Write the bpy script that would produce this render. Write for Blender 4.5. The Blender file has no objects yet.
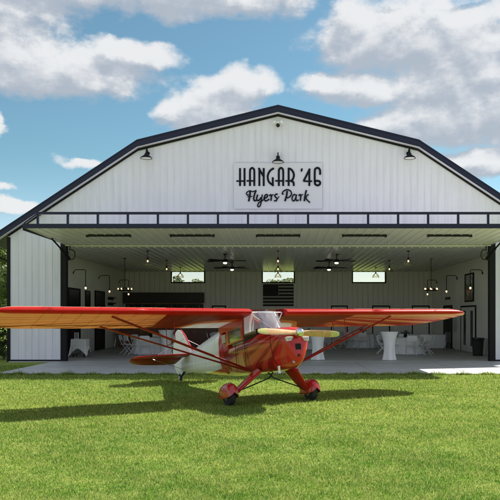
import bpy, bmesh, math, random
import numpy as np
from mathutils import Vector, Matrix

random.seed(7); np.random.seed(7)
R = math.radians
S = bpy.context.scene
COL = S.collection

# ------------------------------------------------------------------ camera
cam_d = bpy.data.cameras.new('camera')
cam = bpy.data.objects.new('camera', cam_d); COL.objects.link(cam)
cam.location = (0, 0, 1.75)
cam.rotation_euler = (R(90), 0, 0)
cam_d.sensor_width = 36; cam_d.lens = 50.4
cam_d.shift_x = -0.056; cam_d.shift_y = 0.132
cam_d.clip_end = 3000
S.camera = cam

# ------------------------------------------------------------------ light
SUN_DIR = Vector((0.80, 0.64, 1.0)).normalized()      # towards the sun
sun_el = math.asin(SUN_DIR.z); sun_az = math.atan2(SUN_DIR.x, SUN_DIR.y)
sd = bpy.data.lights.new('sun', 'SUN'); sd.energy = 5.0; sd.angle = R(0.55); sd.color = (1, .95, .86)
so = bpy.data.objects.new('sun', sd); COL.objects.link(so)
so.rotation_euler = SUN_DIR.to_track_quat('Z', 'Y').to_euler()

S.view_settings.view_transform = 'Standard'; S.view_settings.look = 'None'
S.view_settings.exposure = 1.10; S.view_settings.gamma = 1
S.view_settings.use_curve_mapping = False

world = bpy.data.worlds.new("World"); S.world = world; world.use_nodes = True
wt = world.node_tree; wt.nodes.clear()

class NG:
    """tiny helper to write node math"""
    def __init__(s, t): s.t = t
    def n(s, typ, **kw):
        nd = s.t.nodes.new(typ)
        for k, v in kw.items(): setattr(nd, k, v)
        return nd
    def put(s, sock, v):
        if v is None: return
        if isinstance(v, bpy.types.NodeSocket): s.t.links.new(v, sock)
        else: sock.default_value = v
    def m(s, op, a, b=None, c=None, clamp=False):
        nd = s.n('ShaderNodeMath', operation=op); nd.use_clamp = clamp
        s.put(nd.inputs[0], a); s.put(nd.inputs[1], b); s.put(nd.inputs[2], c)
        return nd.outputs[0]
    def xyz(s, v):
        nd = s.n('ShaderNodeSeparateXYZ'); s.put(nd.inputs[0], v); return nd.outputs
    def comb(s, x, y, z=0.0):
        nd = s.n('ShaderNodeCombineXYZ')
        for i, q in enumerate((x, y, z)): s.put(nd.inputs[i], q)
        return nd.outputs[0]
    def noise(s, vec, scale, detail=4, rough=.5, out='Fac'):
        nd = s.n('ShaderNodeTexNoise'); s.put(nd.inputs['Vector'], vec)
        nd.inputs['Scale'].default_value = scale; nd.inputs['Detail'].default_value = detail
        nd.inputs['Roughness'].default_value = rough
        return nd.outputs[out]
    def mix(s, f, a, b):
        nd = s.n('ShaderNodeMix', data_type='RGBA'); s.put(nd.inputs[0], f)
        for k, v in ((6, a), (7, b)):
            if isinstance(v, tuple) and len(v) == 3: v = (*v, 1)
            s.put(nd.inputs[k], v)
        return nd.outputs[2]
    def ramp(s, f, stops, interp='LINEAR'):
        nd = s.n('ShaderNodeValToRGB'); s.put(nd.inputs[0], f)
        cr = nd.color_ramp; cr.interpolation = interp
        while len(cr.elements) > 1: cr.elements.remove(cr.elements[-1])
        for i, (p, c) in enumerate(stops):
            e = cr.elements[0] if i == 0 else cr.elements.new(p)
            e.position = p; e.color = (*c, 1) if len(c) == 3 else c
        return nd.outputs[0]
    def smooth(s, v, lo, hi):
        nd = s.n('ShaderNodeMapRange', interpolation_type='SMOOTHSTEP')
        s.put(nd.inputs[0], v); nd.inputs[1].default_value = lo; nd.inputs[2].default_value = hi
        return nd.outputs[0]

g = NG(wt)
sky = g.n('ShaderNodeTexSky', sky_type='NISHITA'); sky.sun_disc = False
sky.sun_elevation = sun_el; sky.sun_rotation = sun_az
sky.air_density = 1.0; sky.dust_density = 0.3; sky.ozone_density = 1.6
tc = g.n('ShaderNodeTexCoord')
x, y, z = g.xyz(tc.outputs['Generated'])
az = g.m('ARCTAN2', x, y)                             # radians, 0 = north of the scene
el = g.m('ARCSINE', z)
# cumulus: (azimuth, elevation, half width, half height, strength)
def AE(px, py, rx, ry, k=1.0):
    return ((px-278)/700*.98, (316-py)/700*.97, rx/700, ry/700, k)
blobs = [AE(50,82,110,28), AE(0,74,80,36), AE(130,62,52,16), AE(180,6,165,23), AE(40,8,120,26,.9), AE(20,36,70,20,.8),
         AE(215,104,52,28), AE(240,90,40,22), AE(190,114,34,22),
         AE(420,46,112,38), AE(352,90,62,20), AE(470,84,100,50), AE(360,44,46,26), AE(520,120,100,40), AE(445,124,90,30),
         AE(480,168,62,16), AE(2,138,13,13), AE(14,207,36,9), AE(85,163,30,5,.55), AE(8,190,14,5,.7), AE(465,8,40,4,.5), AE(395,10,26,3,.5)]
def field(a, e):
    base = g.comb(a, g.m('MULTIPLY', e, 1.45))
    w1 = g.noise(base, 9.0, 6, .6, 'Color')
    wx, wy, wz = g.xyz(w1)
    a2 = g.m('MULTIPLY_ADD', g.m('SUBTRACT', wx, .5), .085, a)
    e2 = g.m('MULTIPLY_ADD', g.m('SUBTRACT', wy, .5), .06, e)
    best = None
    for (ca, ce, ra, re_, k) in blobs:
        dx = g.m('MULTIPLY', g.m('SUBTRACT', a2, ca), 1/ra)
        dy = g.m('MULTIPLY', g.m('SUBTRACT', e2, ce), 1/re_)
        r2 = g.m('MULTIPLY_ADD', dx, dx, g.m('MULTIPLY', dy, dy))
        v = g.m('SUBTRACT', k, g.m('MULTIPLY', r2, k))
        best = v if best is None else g.m('SMOOTH_MAX', best, v, .25)
    det = g.noise(base, 24.0, 6, .58)
    f = g.m('MULTIPLY_ADD', g.m('SUBTRACT', det, .5), 1.5, best)
    # elsewhere, out of view: clouds thickened to whiten the light on the facade
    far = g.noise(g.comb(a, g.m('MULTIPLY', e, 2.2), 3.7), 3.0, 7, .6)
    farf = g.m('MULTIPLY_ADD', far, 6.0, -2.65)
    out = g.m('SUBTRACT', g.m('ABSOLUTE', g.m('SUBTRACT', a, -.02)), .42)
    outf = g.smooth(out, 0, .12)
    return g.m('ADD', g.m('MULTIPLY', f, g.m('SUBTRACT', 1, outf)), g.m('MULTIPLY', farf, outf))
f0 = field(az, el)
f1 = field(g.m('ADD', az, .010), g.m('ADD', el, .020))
cover = g.smooth(f0, -.20, .58)
lit = g.smooth(g.m('SUBTRACT', f0, f1), -.45, .40)      # towards the edge facing the sun the cloud is thin and bright
dark = g.smooth(f1, .30, 1.25)
soft = g.noise(g.comb(az, g.m('MULTIPLY', el, 2.0)), 9, 4, .5)
core = g.m('MULTIPLY', dark, g.m('MULTIPLY_ADD', soft, .5, .62), clamp=True)
ccol = g.mix(core, (3.35, 3.38, 3.42), (1.95, 2.10, 2.35))
ccol = g.mix(g.m('SUBTRACT', 1, lit), ccol, (1.75, 1.95, 2.25))
nd = g.n('ShaderNodeMix', data_type='RGBA', blend_type='MULTIPLY'); nd.inputs[0].default_value = 1
g.put(nd.inputs[6], sky.outputs[0]); g.put(nd.inputs[7], g.mix(g.smooth(el, .05, .22), (.62,.60,.59), (.37,.48,.435))); skyc = nd.outputs[2]
away = g.smooth(g.m('ABSOLUTE', az), .6, 2.2)     # unseen clouds behind the viewer, brightened to fill the shaded facade
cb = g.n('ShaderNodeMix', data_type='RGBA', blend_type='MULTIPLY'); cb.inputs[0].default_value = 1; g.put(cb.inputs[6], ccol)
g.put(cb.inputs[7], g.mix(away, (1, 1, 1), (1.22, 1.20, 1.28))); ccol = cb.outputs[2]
up = g.smooth(el, -.02, .02)
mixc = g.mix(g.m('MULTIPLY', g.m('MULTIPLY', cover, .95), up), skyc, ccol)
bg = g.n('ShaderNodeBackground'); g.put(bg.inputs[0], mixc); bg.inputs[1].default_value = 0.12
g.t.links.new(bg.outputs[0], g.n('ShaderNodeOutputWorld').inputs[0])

# ------------------------------------------------------------------ mesh helpers
class MB:
    def __init__(s): s.v = []; s.f = []
    def add(s, vs, fs):
        b = len(s.v); s.v += [tuple(p) for p in vs]; s.f += [tuple(b+i for i in q) for q in fs]; return s
    def box(s, x0, x1, y0, y1, z0, z1):
        if x0 > x1: x0, x1 = x1, x0
        if y0 > y1: y0, y1 = y1, y0
        if z0 > z1: z0, z1 = z1, z0
        return s.add([(x0,y0,z0),(x1,y0,z0),(x1,y1,z0),(x0,y1,z0),(x0,y0,z1),(x1,y0,z1),(x1,y1,z1),(x0,y1,z1)],
                     [(0,3,2,1),(4,5,6,7),(0,1,5,4),(1,2,6,5),(2,3,7,6),(3,0,4,7)])
    def bar(s, p, q, w, h, up=(0,0,1)):
        p = Vector(p); q = Vector(q); d = (q-p).normalized(); u = Vector(up)
        if abs(d.dot(u)) > .98: u = Vector((0,1,0))
        a = d.cross(u).normalized(); b = a.cross(d).normalized()
        a *= w/2; b *= h/2
        return s.add([p-a-b,p+a-b,p+a+b,p-a+b,q-a-b,q+a-b,q+a+b,q-a+b],
                     [(0,3,2,1),(4,5,6,7),(0,1,5,4),(1,2,6,5),(2,3,7,6),(3,0,4,7)])
    def tube(s, pts, r, n=8, cap=True):
        pts = [Vector(p) for p in pts]
        if not isinstance(r, (list, tuple)): r = [r]*len(pts)
        rings = []; u = None
        for i, p in enumerate(pts):
            d = (pts[min(i+1, len(pts)-1)] - pts[max(i-1, 0)]).normalized()
            if u is None:
                u = Vector((0,0,1)) if abs(d.z) < .9 else Vector((1,0,0))
            a = d.cross(u).normalized(); b = a.cross(d).normalized(); u = b
            rings.append([p + (a*math.cos(t) + b*math.sin(t))*r[i] for t in [2*math.pi*k/n for k in range(n)]])
        return s.loft(rings, cap)
    def loft(s, rings, cap=True, closed=True):
        n = len(rings[0]); vs = [p for rg in rings for p in rg]; fs = []
        for i in range(len(rings)-1):
            for k in range(n if closed else n-1):
                k2 = (k+1) % n
                fs.append((i*n+k, i*n+k2, (i+1)*n+k2, (i+1)*n+k))
        if cap:
            fs.append(tuple(range(n))); fs.append(tuple((len(rings)-1)*n+k for k in range(n)))
        return s.add(vs, fs)
    def lathe(s, prof, c=(0,0,0), n=20, axis='z', sx=1, sy=1):
        rings = []
        for (r, h) in prof:
            rg = []
            for k in range(n):
                t = 2*math.pi*k/n; a, b = r*math.cos(t)*sx, r*math.sin(t)*sy
                p = {'z': (a, b, h), 'y': (a, h, b), 'x': (h, a, b)}[axis]
                rg.append((c[0]+p[0], c[1]+p[1], c[2]+p[2]))
            rings.append(rg)
        return s.loft(rings)
    def ball(s, c, r, n=14, m=8, sc=(1,1,1)):
        rings = []
        for i in range(m+1):
            t = math.pi*(i+.02)/(m+.04)
            rings.append([(c[0]+r*sc[0]*math.sin(t)*math.cos(2*math.pi*k/n), c[1]+r*sc[1]*math.sin(t)*math.sin(2*math.pi*k/n), c[2]-r*sc[2]*math.cos(t)) for k in range(n)])
        return s.loft(rings)
    def prism(s, poly, y0, y1):            # poly in (x, z)
        n = len(poly)
        return s.add([(x, y0, z) for x, z in poly] + [(x, y1, z) for x, z in poly],
                     [tuple(range(n)), tuple(range(2*n-1, n-1, -1))] + [(i, i+n, (i+1) % n + n, (i+1) % n) for i in range(n)])
    def mesh(s, name, mat, smooth=False, angle=35):
        me = bpy.data.meshes.new(name); me.from_pydata(s.v, [], s.f)
        bm = bmesh.new(); bm.from_mesh(me); bmesh.ops.recalc_face_normals(bm, faces=bm.faces); bm.to_mesh(me); bm.free()
        if mat: me.materials.append(mat)
        if smooth:
            for p in me.polygons: p.use_smooth = True
            me.set_sharp_from_angle(angle=R(angle))
        return me
    def build(s, name, mat, parent=None, smooth=False, angle=35, bevel=0, loc=None, label=None):
        o = bpy.data.objects.new(name, s.mesh(name, mat, smooth, angle)); COL.objects.link(o)
        if parent: o.parent = parent
        if loc: o.location = loc
        if bevel:
            b = o.modifiers.new('bevel', 'BEVEL'); b.width = bevel; b.segments = 2; b.limit_method = 'ANGLE'; b.angle_limit = R(40)
        if label: o['label'] = label
        return o
def thing(name, label, cat, loc=(0,0,0), rz=0, group=None):
    o = bpy.data.objects.new(name, None); COL.objects.link(o); o.empty_display_size = .2
    o.location = loc; o.rotation_euler = (0, 0, rz); o['label'] = label; o['category'] = cat
    if group: o['group'] = group
    return o
def tag(o, label, cat, group=None):
    o['label'] = label; o['category'] = cat
    if group: o['group'] = group
    return o
def struct(o, kind='structure'):
    o['kind'] = kind; return o
def dup(root, loc, rz=None, label=None, sc=None):
    r = root.copy(); COL.objects.link(r); r.location = loc
    if rz is not None: r.rotation_euler = (0, 0, rz)
    if label: r['label'] = label
    if sc: r.scale = sc
    for ch in list(root.children):
        c = ch.copy(); COL.objects.link(c); c.parent = r
        for q in list(ch.children):
            d = q.copy(); COL.objects.link(d); d.parent = c
    return r

# ------------------------------------------------------------------ materials
def mat(name, col, rough=.5, metal=0, var=0, vscale=3, bump=0, bscale=40, spec=.5, coat=0, emit=None, es=0, trans=0, tcol=None):
    m = bpy.data.materials.new(name); m.use_nodes = True; t = m.node_tree; g = NG(t)
    p = t.nodes['Principled BSDF']
    p.inputs['Base Color'].default_value = (*col, 1); p.inputs['Roughness'].default_value = rough
    p.inputs['Metallic'].default_value = metal; p.inputs['Specular IOR Level'].default_value = spec
    p.inputs['Coat Weight'].default_value = coat; p.inputs['Coat Roughness'].default_value = .08
    tcn = g.n('ShaderNodeTexCoord')
    if var:
        f = g.noise(tcn.outputs['Object'], vscale, 6, .6)
        a = tuple(max(0, c*(1-var)) for c in col); b = tuple(min(1, c*(1+var)) for c in col)
        g.put(p.inputs['Base Color'], g.mix(g.smooth(f, .3, .7), a, b))
        f2 = g.noise(tcn.outputs['Object'], vscale*2.3, 4, .6)
        g.put(p.inputs['Roughness'], g.m('MULTIPLY_ADD', f2, .25, max(.03, rough-.12)))
    if bump:
        b = g.n('ShaderNodeBump'); b.inputs['Strength'].default_value = bump; b.inputs['Distance'].default_value = .01
        g.put(b.inputs['Height'], g.noise(tcn.outputs['Object'], bscale, 4, .6)); g.put(p.inputs['Normal'], b.outputs[0])
    if emit:
        p.inputs['Emission Color'].default_value = (*emit, 1); p.inputs['Emission Strength'].default_value = es
    return m
M = {}
def siding():
    m = mat('white_siding', (.77,.73,.80), .38); g = NG(m.node_tree); p = m.node_tree.nodes['Principled BSDF']
    x, y, z = g.xyz(g.n('ShaderNodeTexCoord').outputs['Object'])
    st = g.noise(g.comb(g.m('MULTIPLY', x, 5), g.m('MULTIPLY', y, 5), g.m('MULTIPLY', z, .45)), 1.0, 5, .65)
    bl_ = g.noise(g.comb(x, y, z), .7, 4, .6)
    c = g.mix(g.smooth(st, .42, .75), (.76,.745,.85), (.68,.668,.765)); c = g.mix(g.m('MULTIPLY', g.smooth(bl_, .4, .7), .25), c, (.68,.66,.75))
    g.put(p.inputs['Base Color'], c); g.put(p.inputs['Roughness'], g.m('MULTIPLY_ADD', st, .3, .25))
    b = g.n('ShaderNodeBump'); b.inputs['Strength'].default_value = .25; b.inputs['Distance'].default_value = .01
    g.put(b.inputs['Height'], g.noise(g.comb(x, y, z), 1.6, 3, .5)); g.put(p.inputs['Normal'], b.outputs[0]); return m
M['siding'] = siding()
M['siding_plain'] = mat('white_siding', (.77,.73,.80), .38, var=.025, vscale=.6)
M['lining'] = mat('interior_siding', (.80,.80,.77), .42)
M['ceiling'] = mat('ceiling_metal', (.75,.73,.72), .24)
M['soffit'] = mat('door_soffit_metal', (.85,.81,.79), .36)
M['navy'] = mat('navy_metal', (.014,.017,.046), .45, spec=.3)
M['black'] = mat('black_metal', (.010,.010,.012), .65, spec=.2)
M['blackgloss'] = mat('black_gloss', (.008,.008,.01), .3, spec=.3)
M['darkwall'] = mat('dark_panel', (.018,.016,.015), .5, var=.15)
M['whitepaint'] = mat('white_paint', (.78,.78,.76), .4, var=.03)
M['cloth'] = mat('white_cloth', (.80,.80,.82), .85, var=.02, bump=.1, bscale=30)
M['plastic'] = mat('white_resin', (.75,.75,.77), .4, var=.02)
M['wood'] = mat('bar_wood', (.16,.06,.03), .45, var=.3, vscale=4)
M['bulb'] = mat('warm_bulb', (1,.8,.5), .4, emit=(1,.66,.36), es=1.0)
M['fanlight'] = mat('fan_light', (1,.9,.7), .4, emit=(1,.86,.66), es=1.0)
M['rubber'] = mat('rubber', (.02,.02,.02), .8, var=.2, vscale=8)
M['alu'] = mat('polished_metal', (.8,.8,.8), .18, 1)
M['steel'] = mat('grey_steel', (.4,.4,.42), .35, .8)
M['leaf'] = mat('leaf', (.07,.12,.03), .6, var=.45, vscale=.35)
M['leafdark'] = mat('leaf_dark', (.035,.075,.02), .6, var=.4, vscale=1.4)
M['bark'] = mat('bark', (.12,.09,.065), .9, var=.3, vscale=5, bump=.4)
M['signboard'] = mat('sign_board', (.68,.668,.765), .38)
M['letter'] = mat('sign_letter', (.006,.008,.018), .7, spec=.15)
M['flagdark'] = mat('flag_dark', (.012,.012,.016), .8)
M['flaglight'] = mat('flag_grey', (.35,.36,.33), .8)
M['yellow'] = mat('yellow_tip', (.50,.47,.14), .35, coat=.4)
M['propwood'] = mat('varnished_wood', (.55,.30,.12), .3, var=.18, vscale=9, coat=.6)
M['seat'] = mat('cabin_fabric', (.48,.47,.44), .9, var=.1)
M['redpaint'] = mat('red_paint', (.42,.018,.014), .22, var=.12, vscale=2, coat=.6)
M['darkred'] = mat('dark_red_paint', (.26,.014,.012), .4, var=.15, spec=.2)
M['plantgreen'] = mat('plant_green', (.03,.06,.02), .6, var=.3)
M['bottle'] = mat('bottle_glass', (.10,.05,.02), .1, var=.4, vscale=3)

def glass(name, tint=(.93,.93,.93), k=.75, rough=.03, base=.06):
    m = bpy.data.materials.new(name); m.use_nodes = True; t = m.node_tree; t.nodes.clear(); g = NG(t)
    tr = g.n('ShaderNodeBsdfTransparent'); tr.inputs[0].default_value = (*tint, 1)
    gl = g.n('ShaderNodeBsdfGlossy'); gl.inputs['Roughness'].default_value = rough; gl.inputs['Color'].default_value = (.9,.9,.92,1)
    lw = g.n('ShaderNodeLayerWeight'); lw.inputs[0].default_value = .35
    mx = g.n('ShaderNodeMixShader'); g.put(mx.inputs[0], g.m('MULTIPLY_ADD', lw.outputs['Fresnel'], k, base, clamp=True))
    t.links.new(tr.outputs[0], mx.inputs[1]); t.links.new(gl.outputs[0], mx.inputs[2])
    t.links.new(mx.outputs[0], g.n('ShaderNodeOutputMaterial').inputs[0]); return m
M['glass'] = glass('window_glass')
M['plexi'] = glass('windshield_plexi', (.86,.88,.88), .8, .08, .26)
t_ = M['plexi'].node_tree; g = NG(t_); o_ = t_.nodes['Material Output']; prev = o_.inputs[0].links[0].from_socket
df = g.n('ShaderNodeBsdfDiffuse'); df.inputs[0].default_value = (.85,.87,.9,1); tl_ = g.n('ShaderNodeBsdfTranslucent'); tl_.inputs[0].default_value = (.85,.87,.9,1)
ad = g.n('ShaderNodeMixShader'); ad.inputs[0].default_value = .6; t_.links.new(df.outputs[0], ad.inputs[1]); t_.links.new(tl_.outputs[0], ad.inputs[2])
mx_ = g.n('ShaderNodeMixShader'); mx_.inputs[0].default_value = .30      # milky diffuse share mixed over the clear sheet
t_.links.new(prev, mx_.inputs[1]); t_.links.new(ad.outputs[0], mx_.inputs[2]); t_.links.new(mx_.outputs[0], o_.inputs[0])
M['sideglass'] = glass('side_window_plexi', (.80,.82,.82), .45, .05, .08)
M['bulbglass'] = glass('lamp_globe_glass', (.9,.88,.8), .5)

def concrete():
    m = mat('concrete', (.36,.37,.39), .55); t = m.node_tree; g = NG(t); p = t.nodes['Principled BSDF']
    c = g.n('ShaderNodeTexCoord').outputs['Object']
    a = g.smooth(g.noise(c, .5, 6, .65), .3, .72); b = g.smooth(g.noise(c, 3.5, 6, .7), .35, .7)
    k = g.mix(a, (.38,.39,.42), (.50,.51,.53)); k = g.mix(g.m('MULTIPLY', b, .35), k, (.36,.36,.36))
    g.put(p.inputs['Base Color'], k); g.put(p.inputs['Roughness'], g.m('MULTIPLY_ADD', a, -.2, .62))
    bn = g.n('ShaderNodeBump'); bn.inputs['Strength'].default_value = .25; bn.inputs['Distance'].default_value = .004
    g.put(bn.inputs['Height'], g.noise(c, 60, 4)); g.put(p.inputs['Normal'], bn.outputs[0]); return m
M['concrete'] = concrete()
def grass_col(g, c):
    gx, gy, gz = g.xyz(c)        # greener, denser sward away from the trodden strip by the apron
    big = g.m('ADD', g.m('MULTIPLY', g.smooth(g.noise(c, .45, 5, .6), .34, .66), .6), g.m('MULTIPLY', g.smooth(gy, 7.5, 13.5), .45), clamp=True)
    mid = g.smooth(g.noise(c, 2.6, 5, .65), .42, .62)
    fine = g.smooth(g.noise(c, 14, 4, .6), .3, .7)
    a = g.mix(big, (.110,.235,.022), (.285,.375,.060)); a = g.mix(g.m('MULTIPLY', mid, .5), a, (.40,.43,.12))
    dk = g.smooth(g.noise(c, 5.5, 4, .6), .52, .66); a = g.mix(g.m('MULTIPLY', dk, .35), a, (.05,.135,.012))
    return a, fine
def ground():
    m = mat('ground_turf', (.1,.12,.03), .9, spec=.1); t = m.node_tree; g = NG(t); p = t.nodes['Principled BSDF']
    c = g.n('ShaderNodeTexCoord').outputs['Object']
    a, fine = grass_col(g, c)
    g.put(p.inputs['Base Color'], g.mix(g.m('MULTIPLY', fine, .5), a, (.09,.11,.03)))
    bn = g.n('ShaderNodeBump'); bn.inputs['Strength'].default_value = .7; bn.inputs['Distance'].default_value = .03
    g.put(bn.inputs['Height'], g.noise(c, 30, 6, .7)); g.put(p.inputs['Normal'], bn.outputs[0]); return m
M['ground'] = ground()
def blade():
    m = bpy.data.materials.new('grass_blade'); m.use_nodes = True; t = m.node_tree; g = NG(t); p = t.nodes['Principled BSDF']
    c = g.n('ShaderNodeTexCoord').outputs['Object']; a, fine = grass_col(g, c)
    at = g.n('ShaderNodeAttribute', attribute_name='rnd'); r = at.outputs['Fac']
    col = g.mix(g.smooth(r, .62, 1.0), a, (.46,.47,.16)); col = g.mix(g.smooth(r, .40, .0), col, (.050,.150,.010))
    g.put(p.inputs['Base Color'], col); p.inputs['Roughness'].default_value = .55; p.inputs['Specular IOR Level'].default_value = .25
    tl = g.n('ShaderNodeBsdfTranslucent'); g.put(tl.inputs[0], col)
    mx = g.n('ShaderNodeMixShader'); mx.inputs[0].default_value = .42
    t.links.new(p.outputs[0], mx.inputs[1]); t.links.new(tl.outputs[0], mx.inputs[2])
    t.links.new(mx.outputs[0], t.nodes['Material Output'].inputs[0]); return m
M['blade'] = blade()

RED = (.50,.020,.020); DRED = (.27,.012,.012); TAN = (.82,.44,.27); WHT = (.78,.78,.80); ORG = (.47,.045,.030)
def wing_paint():
    m = mat('wing_fabric_sunburst', RED, .40, spec=.10); t = m.node_tree; g = NG(t); p = t.nodes['Principled BSDF']
    x, y, z = g.xyz(g.n('ShaderNodeTexCoord').outputs['Object'])
    u = g.m('SUBTRACT', g.m('ABSOLUTE', y), .30); v = g.m('SUBTRACT', .25, x)
    a = g.m('DIVIDE', g.m('ARCTAN2', u, v), math.pi/2)
    rays = g.ramp(a, [(0,RED),(.07,WHT),(.33,TAN),(.43,DRED),(.56,TAN),(.665,RED),(.68,TAN),(.725,ORG),(.735,TAN),(.80,ORG),(.81,TAN),(.845,ORG),(.85,TAN),(.90,RED),(.906,TAN),(.93,ORG),(.934,TAN)], 'CONSTANT')
    rays2 = g.ramp(a, [(0,RED),(.30,(.62,.20,.12)),(.45,RED),(.58,(.62,.20,.12)),(.66,RED),(.72,(.70,.36,.26)),(.76,ORG),(.82,(.70,.36,.26)),(.85,RED),(.885,(.74,.40,.31)),(.905,ORG),(.915,(.76,.46,.38)),(.935,ORG),(.942,(.76,.48,.40))], 'CONSTANT')
    rays = g.mix(g.m('GREATER_THAN', y, 0.0), rays, rays2)
    wv = g.m('MULTIPLY_ADD', g.m('SINE', g.m('MULTIPLY', y, 7.5)), .03, 1.30)   # scalloped trailing edge line
    band = g.m('MULTIPLY', g.m('GREATER_THAN', v, wv), g.m('LESS_THAN', v, g.m('ADD', wv, .07)))
    band = g.m('MULTIPLY', band, g.m('GREATER_THAN', g.m('ABSOLUTE', y), 1.7))
    c = rays
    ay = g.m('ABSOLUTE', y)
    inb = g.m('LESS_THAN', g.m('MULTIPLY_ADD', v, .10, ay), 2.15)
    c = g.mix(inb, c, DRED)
    sl_ = g.m('MULTIPLY_ADD', v, .55, g.m('MULTIPLY', ay, .30))         # slanted inner patches
    wp_ = g.m('MULTIPLY', g.m('GREATER_THAN', v, g.m('MULTIPLY_ADD', ay, .38, .72)), g.m('LESS_THAN', g.m('MULTIPLY_ADD', v, -.5, ay), .55))
    op_ = g.m('MULTIPLY', g.m('GREATER_THAN', v, g.m('MULTIPLY_ADD', ay, .50, .32)), g.m('LESS_THAN', g.m('MULTIPLY_ADD', v, -.55, ay), .62))
    c = g.mix(op_, c, (.62,.25,.12)); c = g.mix(wp_, c, WHT)
    c = g.mix(band, c, DRED)
    c = g.mix(g.m('LESS_THAN', v, g.m('MULTIPLY_ADD', u, -.01, .16)), c, RED)
    f = g.noise(g.comb(x, y, z), 5, 5, .6)
    c = g.mix(g.m('MULTIPLY', g.smooth(f, .35, .75), .16), c, (.30,.10,.05))
    g.put(p.inputs['Base Color'], c)
    tl = g.n('ShaderNodeBsdfTranslucent'); g.put(tl.inputs[0], c)
    mx = g.n('ShaderNodeMixShader'); mx.inputs[0].default_value = .33
    t.links.new(p.outputs[0], mx.inputs[1]); t.links.new(tl.outputs[0], mx.inputs[2])
    t.links.new(mx.outputs[0], t.nodes['Material Output'].inputs[0]); return m
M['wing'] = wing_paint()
def fus_paint():
    m = mat('fuselage_paint_sunburst', RED, .20, coat=.5, spec=.2); t = m.node_tree; g = NG(t); p = t.nodes['Principled BSDF']
    x, y, z = g.xyz(g.n('ShaderNodeTexCoord').outputs['Object'])
    a = g.m('ARCTAN2', g.m('SUBTRACT', 1.30, z), g.m('SUBTRACT', 1.30, x))     # fan from the nose
    a = g.m('DIVIDE', g.m('ADD', a, .35), 2.0)
    rays = g.ramp(a, [(0,RED),(.19,DRED),(.235,ORG),(.275,DRED),(.31,ORG),(.40,DRED),(.46,ORG),(.52,DRED),(.60,RED),(.70,ORG),(.80,RED)], 'CONSTANT')
    sx = g.m('MULTIPLY_ADD', z, .12, x)
    mx_ = g.m('MULTIPLY', g.m('GREATER_THAN', sx, -.84), g.m('LESS_THAN', sx, -.16))
    mz_ = g.m('MAXIMUM', g.m('LESS_THAN', z, g.m('MULTIPLY_ADD', x, .10, 1.10)), g.m('MULTIPLY', g.m('GREATER_THAN', z, g.m('MULTIPLY_ADD', x, .12, 1.26)), g.m('LESS_THAN', z, g.m('MULTIPLY_ADD', x, .16, 1.37))))
    rays = g.mix(g.m('MULTIPLY', mx_, mz_), rays, (.60,.26,.12))  # tan door patches: reflected sunlit grass painted into the colour
    rays = g.mix(g.m('GREATER_THAN', z, 1.34), rays, RED)
    # white rear: boundary behind the cabin, red tongue along the belly
    bx = g.m('MULTIPLY_ADD', g.m('MULTIPLY', g.m('SUBTRACT', z, 1.25), g.m('SUBTRACT', z, 1.25)), .55, -1.62)
    rear = g.m('LESS_THAN', x, bx)
    belly = g.m('GREATER_THAN', z, g.m('MULTIPLY_ADD', g.m('ADD', x, 1.8), -.02, .90))
    tail = g.m('LESS_THAN', x, -2.9)
    wm = g.m('MULTIPLY', rear, g.m('MAXIMUM', belly, tail))
    aft = g.m('LESS_THAN', x, -1.28)
    c = g.mix(aft, rays, RED)
    c = g.mix(wm, c, WHT)
    f = g.noise(g.comb(x, y, z), 6, 5, .6)
    c = g.mix(g.m('MULTIPLY', g.smooth(f, .4, .8), .12), c, (.12,.05,.03))
    g.put(p.inputs['Base Color'], c); return m
M['fus'] = fus_paint()

# ------------------------------------------------------------------ ground, slab
gm = MB(); N = 60
def patch(mb, x0, x1, y0, y1, nx, ny, fz):
    vs = []; fs = []
    for j in range(ny+1):
        for i in range(nx+1):
            X = x0+(x1-x0)*i/nx; Y = y0+(y1-y0)*j/ny; vs.append((X, Y, fz(X, Y)))
    for j in range(ny):
        for i in range(nx):
            k = j*(nx+1)+i; fs.append((k, k+1, k+nx+2, k+nx+1))
    mb.add(vs, fs)
patch(gm, -600, 600, -80, 1100, 8, 8, lambda X, Y: 0.0)
struct(gm.build('ground', M['ground']))
ap = MB(); ap.box(-8.49, 8.59, 20.76, 26.49, -.08, .012)
for i in range(6):
    for (ya, yb) in ((20.75, 23.61), (23.62, 26.50)): ap.box(-8.5+i*2.85+.009, -8.5+(i+1)*2.85-.009, ya, yb, .0125, .03)
struct(ap.build('concrete_apron', M['concrete'], bevel=.01))
fl = MB(); fl.box(-10.2, 10.2, 26.504, 41.9, -.08, .034)
struct(fl.build('floor', M['concrete']))

# ------------------------------------------------------------------ hangar
D1 = 26.63; DB = 41.4; HW = 10.27; OW = 8.06; IW = 9.1; CZ = 4.40; HZ = 4.45
hg = thing('hangar', 'large white metal hangar with navy gambrel roof and its wide door swung up', 'hangar', (0, D1, 0))
def H(mb, name, m, parent=None, **kw):      # build in world coordinates, parented to the hangar
    o = mb.build(name, m, parent or hg, **kw)
    if parent is None: o.location = (0, -D1, 0)
    return o
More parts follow.
